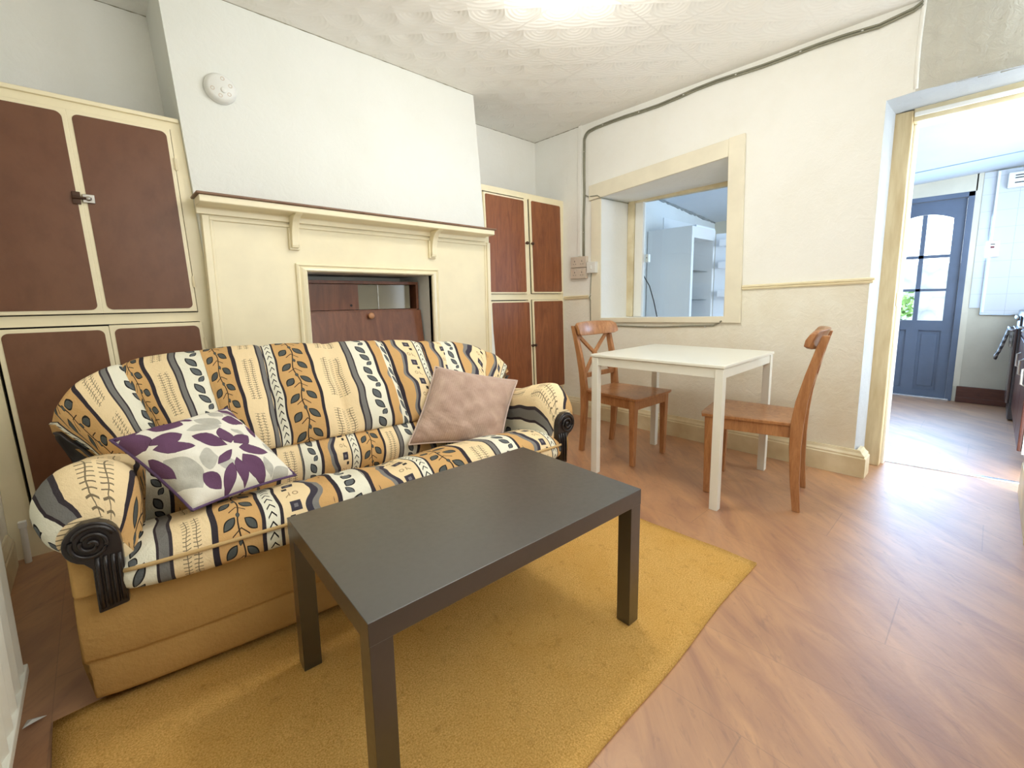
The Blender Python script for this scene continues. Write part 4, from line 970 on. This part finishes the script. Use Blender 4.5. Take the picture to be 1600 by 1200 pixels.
# seat cushion with front piping
def seat_pf(x): return 0.020*abs(math.sin((x-0.06)/1.48*math.pi*2))**0.5
def seat_section(x):
    pf = seat_pf(x); e_ = (abs(x-0.80)/0.75)**14; d_ = 0.03*e_
    wr = 0.004*math.sin(x*55+1)*math.exp(-((x-0.60)/0.09)**2)+0.0015*math.sin(x*31)
    P = [(0.44, 0.325), (0.38, 0.335), (0.30, 0.372+pf*0.5), (0.20, 0.412+pf+wr), (0.10, 0.440+pf+wr*2-d_*0.5), (0.02, 0.452+pf*0.8+wr-d_), (-0.040+d_*0.5, 0.440+pf*0.4-d_), (-0.066+d_, 0.415-d_*0.3), (-0.072+d_, 0.398), (-0.078+d_, 0.375), (-0.070+d_, 0.350), (-0.040+d_, 0.334), (0.02, 0.332)]
    return [(x, p[0], p[1]) for p in catmull(P, 3)]
SE = [[(0.045, 3.05), (0.115, 2.35), (0.15, 2.0), (0.234, 1.13), (0.251, 1.0), (0.352, 0.0), (0.363, -0.08), (0.40, -0.42), (0.41, -0.48), (0.49, -1.18), (0.53, -1.48), (0.567, -1.91), (0.582, -2.03), (0.675, -2.73)],
      [(0.675, 3.05), (0.69, 3.17), (0.74, 3.6), (0.77, 3.9), (0.86, 4.6), (0.91, U5), (1.05, U5+1), (1.07, U5+1.13), (1.18, U5+2.0), (1.21, U5+2.35), (1.30, U5+3.05), (1.312, U5+3.17), (1.36, U5+3.6), (1.40, U5+3.9), (1.47, U5+4.6), (1.545, U5+5.4)]]
seat = sweep_cloth('seat_cushion', segs_from(SE, 0.014), seat_section, M_TAPE, sofa)
bm = newbm(); tube(bm, [(x, -0.077+0.03*(abs(x-0.80)/0.75)**14, 0.410-0.010*(abs(x-0.80)/0.75)**14) for x in [0.052+i*1.49/60 for i in range(61)]], 0.0055, 8); obj('piping', bm, M_PIPE, seat, world=False, smooth=True)

# arms
def arm(side):
    mx_ = (lambda x: x) if side < 0 else (lambda x: 1.59-x)
    bm = newbm(); uvl = bm.loops.layers.uv.new('UVMap'); ny_ = 30; cols = []
    for i in range(ny_+1):
        y = -0.012+0.64*i/ny_
        g = 0.62+0.38*min(1, max(0, (y+0.012)/0.085))**0.55
        rx, rz_ = 0.098*g, 0.088*g; cx_ = -0.006-0.004*g; cz_ = 0.487+0.058*(g-0.55)/0.45
        fat = 1.0+0.05*math.sin(y*18)
        top = interp([(-0.02, 0.0), (0.03, 0.020), (0.08, 0.026), (0.16, 0.010), (0.30, -0.022), (0.45, -0.045), (0.63, -0.060)], y); cz_ += min(0.0, top)*0.6
        P = [(-0.030, cz_-rz_*0.80), (-0.060*g, cz_-rz_*0.85)]
        for k in range(9):
            a = R(215-k*26); P.append((cx_+rx*math.cos(a)*fat, cz_+rz_*math.sin(a)*fat+top*max(0, math.sin(a))*0.8))
        P += [(0.088*g+0.004, cz_-0.055*g), (0.084, 0.40), (0.082, 0.34)]
        if i == 0: P = [(cx_+(p[0]-cx_)*0.9, cz_+(p[1]-cz_)*0.9) if p[1] > 0.42 else p for p in P]
        pts = catmull(P, 3); L_ = [0]
        for a, b in zip(pts, pts[1:]): L_.append(L_[-1]+math.hypot(a[0]-b[0], a[1]-b[1]))
        cols.append(([bm.verts.new((mx_(p[0]), y, p[1])) for p in pts], L_, y))
    for i in range(ny_):
        A, la, ya = cols[i]; B_, lb, yb2 = cols[i+1]
        for j in range(len(A)-1):
            f = bm.faces.new((A[j], B_[j], B_[j+1], A[j+1]))
            def uvf(l, tot, y):
                q_ = l/tot
                return (3.3-3.6*q_ if side < 0 else 0.0+3.0*q_, y/0.13)
            for lp, uvv in zip(f.loops, (uvf(la[j], la[-1], ya), uvf(lb[j], lb[-1], yb2), uvf(lb[j+1], lb[-1], yb2), uvf(la[j+1], la[-1], ya))): lp[uvl].uv = uvv
    for A, la, ya in (cols[0], cols[-1]):
        f = bm.faces.new(A)
        for lp in f.loops: lp[uvl].uv = (1.4, lp.vert.co.z/0.13)
    ar = obj('armrest', bm, M_TAPE, sofa, world=False, smooth=True)
    bm = newbm()   # plain tan side of the arm below the roll
    x0, x1 = sorted((mx_(-0.052), mx_(0.072))); box(bm, x0, x1, -0.004, 0.70, 0.335, 0.460); obj('arm_side', bm, M_TAN, sofa, world=False, bevel=0.012, label='plain tan side below the arm roll')
    # carved dark front: fluted post running into a scroll
    bm = newbm(); pts = [(0.054, 0.312), (-0.004, 0.304)]
    pts += [(-0.004, 0.42)]
    for k in range(17):
        a = R(250-k*15.0); pts.append((0.000+0.052*math.cos(a), 0.487+0.052*math.sin(a)))
    pts += [(0.054, 0.47)]
    prism(bm, [(mx_(p[0]), p[1]) for p in pts], 'y', -0.040, -0.010)
    af = obj('arm_facing', bm, M_DKWOOD, sofa, world=False, bevel=0.004, label='carved black-brown scroll front')
    for xf in (0.006, 0.020, 0.034, 0.046):
        bm = newbm(); tube(bm, [(mx_(xf), -0.041, 0.316+xf*0.2), (mx_(xf), -0.043, 0.37), (mx_(xf), -0.042, 0.42), (mx_(xf+0.001), -0.040, 0.448)], 0.0048, 8); obj('flute', bm, M_DKWOOD, af, world=False, smooth=True)
    bm = newbm(); sp_ = []
    for k in range(60):
        a = R(-20-k*14.0); r_ = 0.044*(1-k/66.0)
        sp_.append((mx_(r_*math.cos(a)), -0.041-0.006*(k/60.0), 0.487-r_*math.sin(a)*1.0))
    tube(bm, sp_, 0.0048, 8); obj('scroll', bm, M_DKWOOD, af, world=False, smooth=True)
    # dark concave shell closing the end of the backrest wing
    sec = [Vector(p) for p in back_section(-0.135 if side < 0 else 1.725)]
    sec = [p for p in sec if p.z > 0.50]
    cen = sum(sec, Vector())/len(sec); sx = -1 if side < 0 else 1
    nrm = Vector((sx*0.72, -0.69, 0)).normalized()
    bm = newbm(); rings = []
    for sc_, dn in ((0.72, 0.0), (0.72, 0.010), (0.66, 0.014), (0.58, 0.008), (0.35, -0.004)):
        rings.append([bm.verts.new(cen+(p-cen)*sc_+nrm*(dn+0.004)) for p in sec])
    for P, Q in zip(rings, rings[1:]):
        for i in range(len(sec)): bm.faces.new((P[i], P[(i+1) % len(sec)], Q[(i+1) % len(sec)], Q[i]))
    bm.faces.new(rings[-1]); bm.faces.new(rings[0][::-1])
    obj('wing_facing', bm, M_DKWOOD, sofa, world=False, smooth=True, label='dark wood end of the back wing')
arm(-1); arm(1)

# ------------------------------------------------------------------ cushions on the sofa (given in the sofa frame)
SM = Matrix.Translation(SO) @ Matrix.Rotation(SA, 4, 'Z')
def pillow(name, label, corners, th, m, mp, wr=0.004, group=None):
    bl, br, tr_, tl = [SM @ Vector(p) for p in corners]
    nrm = ((br-bl).cross(tl-bl)+(tr_-tl).cross(tr_-br)).normalized()
    cen = (bl+br+tr_+tl)/4
    if nrm.dot(Vector((-3.17, -2.66, 1.05))-cen) < 0: nrm = -nrm
    p = thing(name, label, 'cushion', (cen.x, cen.y, min(v.z for v in (bl, br, tr_, tl))))
    bm = newbm(); uvl = bm.loops.layers.uv.new('UVMap'); n = 30; sides = []
    def P(u, v, s_):
        uu, vv = u*2-1, v*2-1
        pin = 0.055
        u2 = 0.5+(u-0.5)*(1-pin*(1-vv*vv)); v2 = 0.5+(v-0.5)*(1-pin*(1-uu*uu))
        b = bl*(1-u2)*(1-v2)+br*u2*(1-v2)+tr_*u2*v2+tl*(1-u2)*v2
        h_ = th*(max(0.0, (1-uu**4)*(1-vv**4))**0.5*0.35+0.65*max(0.0, (1-uu*uu)*(1-vv*vv))**0.55)
        w = wr*(math.sin(u*17+v*9)+0.7*math.sin(v*23-u*13)+0.6*math.sin((u+v)*31))*min(1, 4*(1-max(abs(uu), abs(vv))))
        return b+nrm*s_*(h_+w)
    for s_ in (1, -1):
        g = [[bm.verts.new(P(i/n, j/n, s_)) for j in range(n+1)] for i in range(n+1)]; sides.append(g)
        for i in range(n):
            for j in range(n):
                f = bm.faces.new((g[i][j], g[i+1][j], g[i+1][j+1], g[i][j+1]))
                for lp, (a, b) in zip(f.loops, ((i, j), (i+1, j), (i+1, j+1), (i, j+1))): lp[uvl].uv = (a/n, b/n)
    bmesh.ops.remove_doubles(bm, verts=bm.verts, dist=1e-5)
    c_ = obj('cover', bm, m, p, smooth=True)
    bm = newbm(); path = [P(i/n, 0, 0) for i in range(n)]+[P(1, j/n, 0) for j in range(n)]+[P(1-i/n, 1, 0) for i in range(n)]+[P(0, 1-j/n, 0) for j in range(n+1)]
    tube(bm, path, 0.004, 8, cap=False); obj('piping', bm, mp, p, smooth=True)
    return p
pillow('cushion', 'plain mauve corduroy cushion propped at the right end of the sofa', [(0.985, 0.33, 0.425), (1.365, 0.16, 0.395), (1.585, 0.31, 0.640), (1.205, 0.47, 0.735)], 0.085, M_MAUVE, M_MPIPE, 0.004)
# floral print
PURP = [(0.607, 0.527, -103.6, 0.123, 0.062), (0.708, 0.437, -160.8, 0.115, 0.06), (0.739, 0.294, 157.2, 0.134, 0.067), (0.631, 0.128, 101.2, 0.147, 0.075), (0.51, 0.135, 76.0, 0.135, 0.048), (0.44, 0.288, 27.8, 0.115, 0.034), (0.456, 0.524, -54.7, 0.147, 0.056), (0.38, 0.106, 50.9, 0.149, 0.044), (0.235, 0.13, -67.9, 0.094, 0.059), (0.192, 0.584, 147.1, 0.144, 0.065), (0.315, 0.905, -48.5, 0.133, 0.088), (0.205, 0.71, -2.3, 0.126, 0.072), (0.425, 0.945, 145.3, 0.135, 0.051), (0.056, 0.832, 86.2, 0.136, 0.085), (0.91, 0.866, 114.1, 0.117, 0.044), (0.832, 0.713, -13.7, 0.113, 0.064), (0.905, 0.551, -96.6, 0.093, 0.036), (0.031, 0.462, 93.8, 0.159, 0.028), (0.099, 0.987, 10.0, 0.108, 0.057)]
GREY = [(0.102, 0.313, -81.2, 0.212, 0.125), (0.322, 0.336, -27.9, 0.072, 0.135), (0.528, 0.7, -9.1, 0.153, 0.069), (0.621, 0.785, -48.8, 0.118, 0.062), (0.756, 0.872, -76.3, 0.087, 0.054), (0.439, 0.217, -7.9, 0.096, 0.073), (0.758, 0.104, -98.1, 0.09, 0.043), (0.852, 0.031, 18.5, 0.112, 0.056), (0.928, 0.308, -63.9, 0.067, 0.036), (0.759, 0.553, -70.1, 0.069, 0.034), (0.852, 0.821, -32.8, 0.06, 0.051)]
t = NT('purple_and_grey_petal_print'); u, v = t.uv()
c = rgb(236, 232, 218)
gm = None
for L_ in GREY:
    k_ = leaf_mask(t, u, v, *L_); gm = k_ if gm is None else gm.max(k_)
pm = None
for L_ in PURP:
    k_ = leaf_mask(t, u, v, *L_[:4], L_[4]*1.15); pm = k_ if pm is None else pm.max(k_)
n3 = t.noise(40, 3)
c = t.mix(gm.gt(0.0)*(n3*0.6+0.45), c, rgb(172, 170, 160))
c = t.mix(pm.gt(0.0), c, rgb(70, 46, 62)); c = t.mix(pm.gt(0.05), c, rgb(106, 74, 102))
t.base(c); fabric_common(t, 0.35); M_PETAL = t.m
t = NT('purple_piping'); t.base(rgb(90, 66, 100)); t.rough(0.85); M_PPIPE = t.m
pillow('cushion', 'white cushion printed with purple and grey petals on the left sofa seat', [(0.200, 0.020, 0.485), (0.487, 0.130, 0.478), (0.335, 0.385, 0.685), (0.035, 0.235, 0.668)], 0.072, M_PETAL, M_PPIPE, 0.004)

# ------------------------------------------------------------------ kitchen things
fr = thing('fridge_freezer', 'tall pale grey fridge freezer with its door open, seen through the wall opening', 'fridge', (1.5, -0.3, 0))
fx0, fx1, fy0, fy1, fz = 1.250, 1.790, -0.550, -0.062, 1.755
bm = newbm(); w_ = 0.045
box(bm, fx0, fx0+w_, fy0, fy1, 0.01, fz); box(bm, fx1-w_, fx1, fy0, fy1, 0.01, fz); box(bm, fx0+w_, fx1-w_, fy1-w_, fy1, 0.01, fz); box(bm, fx0+w_, fx1-w_, fy0, fy1-w_, fz-0.11, fz); box(bm, fx0+w_, fx1-w_, fy0, fy1-w_, 0.01, 0.10); box(bm, fx0+w_, fx1-w_, fy0, fy1-w_, 0.62, 0.68)
bmesh.ops.remove_doubles(bm, verts=bm.verts, dist=1e-5); obj('body', bm, M_FRIDGE, fr)
bm = newbm(); box(bm, fx0+w_+0.001, fx1-w_-0.001, fy1-w_-0.012, fy1-w_-0.001, 0.681, fz-0.111); box(bm, 1.48, 1.60, fy1-w_-0.020, fy1-w_-0.012, 0.95, 1.45); obj('liner', bm, M_FRIDGEI, fr, bevel=0.003)
for z_ in (1.02, 1.32):
    bm = newbm(); box(bm, fx0+w_+0.001, fx1-w_-0.001, fy0+0.05, fy1-w_-0.013, z_, z_+0.008); obj('shelf', bm, M_GLASS, fr)
bm = newbm(); box(bm, fx0+w_+0.002, fx1-w_-0.002, fy0+0.04, fy1-w_-0.02, 0.69, 0.83); obj('salad_drawer', bm, M_FRIDGEI, fr, bevel=0.006)
fdo = None
a_ = R(12)
bm = newbm(); hx, hy = fx1+0.002, fy0-0.004
def dp(u_, w2): return (hx+u_*math.sin(a_)+w2*math.cos(a_), hy-u_*math.cos(a_)+w2*math.sin(a_))
def dbox(bm, u0, u1, w0, w1, z0, z1):
    q = [dp(u0, w0), dp(u1, w0), dp(u1, w1), dp(u0, w1)]; hexa(bm, [(x, y, z0) for x, y in q]+[(x, y, z1) for x, y in q])
dbox(bm, 0, 0.54, 0.0, 0.05, 0.68, 1.72); fdo = obj('fridge_door', bm, M_FRIDGEI, fr, bevel=0.006)
for z_ in (0.75, 1.05, 1.35, 1.58):
    bm = newbm(); dbox(bm, 0.05, 0.49, -0.085, -0.001, z_, z_+0.07); obj('door_rack', bm, M_FRIDGEI, fdo, bevel=0.004)
bm = newbm(); dbox(bm, 0.50, 0.53, 0.051, 0.075, 1.1, 1.4); obj('handle', bm, M_PLASTIC, fdo, bevel=0.004)
bm = newbm(); box(bm, fx0+0.003, fx1-0.003, fy0-0.050, fy0-0.002, 0.02, 0.66); obj('freezer_door', bm, M_FRIDGE, fr, bevel=0.006)
bm = newbm(); box(bm, 1.36, 1.80, fy0+0.01, -0.15, fz+0.001, fz+0.022); obj('white_tray', bm, M_FRIDGEI, label='flat white tray lying on top of the fridge freezer', cat='tray', bevel=0.004)
bm = newbm(); box(bm, 1.58, 2.30, -0.062, -0.051, 1.45, 1.935); obj('wall_board', bm, paint('white_board', rgb(236, 240, 242), 0.4, 0.02), label='white rectangular board on the kitchen wall behind the fridge', cat='board', bevel=0.002)
so = thing('wall_socket', 'small white socket just inside the wall opening', 'socket', (0.47, -0.545, 1.36))
bm = newbm(); box(bm, 0.421, 0.455, -0.560, -0.527, 1.36, 1.43); obj('box', bm, M_PLASTIC, so, bevel=0.003)
bm = newbm(); box(bm, 0.418, 0.4212, -0.547, -0.541, 1.395, 1.405); obj('socket_hole', bm, M_HOLE, so)
bm = newbm(); tube(bm, [(0.435, -0.503, 1.86), (0.437, -0.500, 1.60), (0.440, -0.505, 1.40), (0.440, -0.500, 1.26), (0.440, -0.520, 1.225), (0.442, -0.565, 1.155), (0.444, -0.610, 1.02), (0.446, -0.645, 0.88), (0.446, -0.65, 0.70)], 0.005, 8); obj('hanging_cable', bm, M_BLACKC, label='black cable hanging down inside the wall opening', cat='cable', smooth=True)

sw = thing('wall_switch', 'white cooker switch on the tiles right of the blue back door', 'switch', (2.88, -2.60, 1.38))
bm = newbm(); box(bm, 2.862, 2.8945, -2.648, -2.560, 1.375, 1.520); obj('box', bm, M_PLASTIC, sw, bevel=0.004)
bm = newbm(); box(bm, 2.858, 2.8625, -2.616, -2.592, 1.455, 1.470); obj('red_rocker', bm, paint('dark_red_rocker', rgb(120, 40, 50), 0.4, 0), sw, label='dark red rocker')
bm = newbm(); box(bm, 2.860, 2.8625, -2.618, -2.590, 1.485, 1.492); obj('slot', bm, M_HOLE, sw)
for nm, z0, z1, lab in (('conduit', 1.521, 2.13, 'white conduit running up from the switch beside the back door'), ('conduit', 0.87, 1.374, 'white conduit running down from the switch beside the back door')):
    bm = newbm(); box(bm, 2.877, 2.8948, -2.600, -2.582, z0, z1); obj(nm, bm, M_PLASTIC, label=lab, cat='conduit', bevel=0.003)
ex = thing('extractor_vent', 'white slotted box high on the tiles at the right edge', 'vent', (2.87, -2.7, 1.96))
bm = newbm(); box(bm, 2.835, 2.8945, -2.80, -2.648, 1.965, 2.095); obj('box', bm, M_PLASTIC, ex, bevel=0.006)
for z_ in (2.062, 2.04, 2.0):
    bm = newbm(); box(bm, 2.833, 2.8352, -2.76, -2.69, z_, z_+0.008); obj('slot', bm, M_HOLE, ex)

# run of base units along the kitchen front wall
def unit(x0, x1, label, kind='cupboard'):
    o = thing('kitchen_cupboard', label, kind, ((x0+x1)/2, -3.0, 0), 0, 'brown kitchen base cupboards')
    bm = newbm(); box(bm, x0, x1, -3.195, -2.850, 0.10, 0.865); box(bm, x0, x1, -3.195, -2.88, 0, 0.10); obj('carcass', bm, M_WHITE, o)
    bm = newbm(); box(bm, x0+0.006, x1-0.006, -2.849, -2.830, 0.115, 0.70); d_ = obj('door', bm, M_MAHOG, o, bevel=0.004)
    bm = newbm(); tube(bm, [(x0+0.05, -2.830, 0.50), (x0+0.05, -2.812, 0.51), (x0+0.05, -2.812, 0.60), (x0+0.05, -2.830, 0.61)], 0.006, 8); obj('handle', bm, M_PLASTIC, d_, smooth=True)
    bm = newbm(); box(bm, x0+0.006, x1-0.006, -2.849, -2.830, 0.715, 0.855); d_ = obj('drawer', bm, M_MAHOG, o, bevel=0.004)
    xm = (x0+x1)/2
    bm = newbm(); tube(bm, [(xm-0.05, -2.830, 0.785), (xm-0.04, -2.812, 0.785), (xm+0.04, -2.812, 0.785), (xm+0.05, -2.830, 0.785)], 0.006, 8); obj('handle', bm, M_PLASTIC, d_, smooth=True)
unit(0.75, 1.24, 'brown kitchen base cupboard nearest the doorway'); unit(1.25, 1.74, 'brown kitchen base cupboard in the middle of the run'); unit(1.75, 2.24, 'brown kitchen base cupboard next to the cooker')
bm = newbm(); box(bm, 0.74, 2.245, -3.195, -2.815, 0.868, 0.900); obj('worktop', bm, M_WORK, label='grey kitchen worktop over the brown base cupboards', cat='worktop', bevel=0.004)
ck = thing('cooker', 'dark cooker at the far end of the kitchen cupboards', 'cooker', (2.53, -3.0, 0))
bm = newbm(); box(bm, 2.26, 2.80, -3.19, -2.815, 0.01, 0.90); obj('body', bm, paint('dark_grey_enamel', rgb(80, 76, 78), 0.3, 0.05), ck, bevel=0.006)
bm = newbm(); box(bm, 2.28, 2.78, -2.814, -2.795, 0.14, 0.76); od = obj('oven_door', bm, paint('brown_grey_glass', rgb(104, 88, 84), 0.2, 0.05), ck, bevel=0.006)
bm = newbm(); tube(bm, [(2.31, -2.795, 0.742), (2.31, -2.768, 0.745), (2.75, -2.768, 0.745), (2.75, -2.795, 0.742)], 0.008, 8); obj('handle', bm, M_WALUM, od, smooth=True)
for x_ in (2.34, 2.44, 2.54, 2.64, 2.74):
    bm = newbm(); lathe(bm, (x_, -2.815, 0.84), (0, 1, 0), [(0.018, 0), (0.018, 0.014), (0.014, 0.020), (0, 0.021)], 14); obj('control_knob', bm, M_METAL, ck, smooth=True)
for x_, y_ in ((2.40, -2.92), (2.66, -2.92), (2.40, -3.08), (2.66, -3.08)):
    bm = newbm(); lathe(bm, (x_, y_, 0.9005), (0, 0, 1), [(0.075, 0), (0.075, 0.008), (0.03, 0.014), (0, 0.014)], 20); obj('burner', bm, M_HOLE, ck, smooth=True)
# checked towel over the oven handle
t = NT('grey_checked_towelling'); px, py, pz = t.pos()
ck_ = (pz*130.0).sin().gt(0.0)*0.5+(px*130.0).sin().gt(0.0)*0.5
t.base(t.mix(ck_, rgb(215, 218, 216), rgb(92, 90, 92))); t.rough(0.95); t.bump(t.noise(80), 0.5, 0.005)
bm = newbm(); prof2 = [(-2.789, 0.60), (-2.785, 0.70), (-2.782, 0.745), (-2.770, 0.757), (-2.757, 0.748), (-2.752, 0.70), (-2.735, 0.62), (-2.718, 0.55), (-2.702, 0.505)]
g = []
for i in range(17):
    x_ = 2.36+0.24*i/16; k = math.sin(i*1.15)*0.006
    g.append([bm.verts.new((x_+(0.10-x_*0+2.36-2.36)*0+(0.5-i/16)*0.05*(0 if j < 4 else (j-3)/5), y+k*(0.2 if j in (2, 3, 4) else 1)*(1 if j > 3 else 0.3), z+(0.03*math.sin(i*0.5) if j == 8 else 0))) for j, (y, z) in enumerate(prof2)])
for i in range(16):
    for j in range(len(prof2)-1): bm.faces.new((g[i][j], g[i+1][j], g[i+1][j+1], g[i][j+1]))
tw = obj('kitchen_towel', bm, t.m, label='grey and white checked towel hanging over the oven handle', cat='towel', smooth=True, normals=False)
sm = tw.modifiers.new('thick', 'SOLIDIFY'); sm.thickness = 0.010

bm = newbm(); hexa(bm, [(0.385, -2.195, 0.0), (0.425, -2.195, 0.0), (0.505, -2.86, 0.0), (0.465, -2.86, 0.0), (0.390, -2.195, 0.006), (0.420, -2.195, 0.006), (0.500, -2.86, 0.006), (0.470, -2.86, 0.006)])
obj('threshold_strip', bm, M_WALUM, label='pale metal threshold strip across the kitchen doorway floor', cat='strip', bevel=0.002)

# hairline cracks where ceiling, chimney breast and walls meet, and the mouldy joint of the kitchen ceiling
M_CRACK = paint('grey_crack_dirt', rgb(150, 142, 118), 0.9, 0.1, 9, 20, 0)
def crack(name, a, b, r, n, m=M_CRACK, seed=1):
    random.seed(seed); a = Vector(a); b = Vector(b)
    p = [a.lerp(b, i/n)+Vector((0, 0, random.uniform(-0.3, 0.3)*r)) for i in range(n+1)]
    rr = [r*random.uniform(0.35, 1.15) for _ in p]
    bm = newbm(); tube(bm, p, rr, 6); struct(name, bm, m)
crack('trim_7', (cxl(H)+0.01, -0.0005, H-0.0005), (cxr(H), -0.0005, H-0.0005), 0.0028, 60, seed=4)
crack('trim_8', (cxr(H)+0.003, YA-0.0005, H-0.0005), (-0.001, YA-0.0005, H-0.0005), 0.0030, 30, seed=5)
crack('trim_9', (-0.0005, YA, H-0.0005), (-0.0005, -0.13, H-0.0005), 0.0040, 24, seed=6)
crack('trim_10', (XL, YA-0.0005, H-0.0005), (cxl(H), YA-0.0005, H-0.0005), 0.0030, 24, seed=8)
crack('trim_11', (1.0, -0.053, kz(1.0, -0.05)-0.004), (XK-0.01, -0.053, kz(XK, -0.05)-0.004), 0.020, 40, paint('mouldy_grey_plaster', rgb(140, 146, 146), 0.9, 0.1, 12, 20, 0.1), 7)
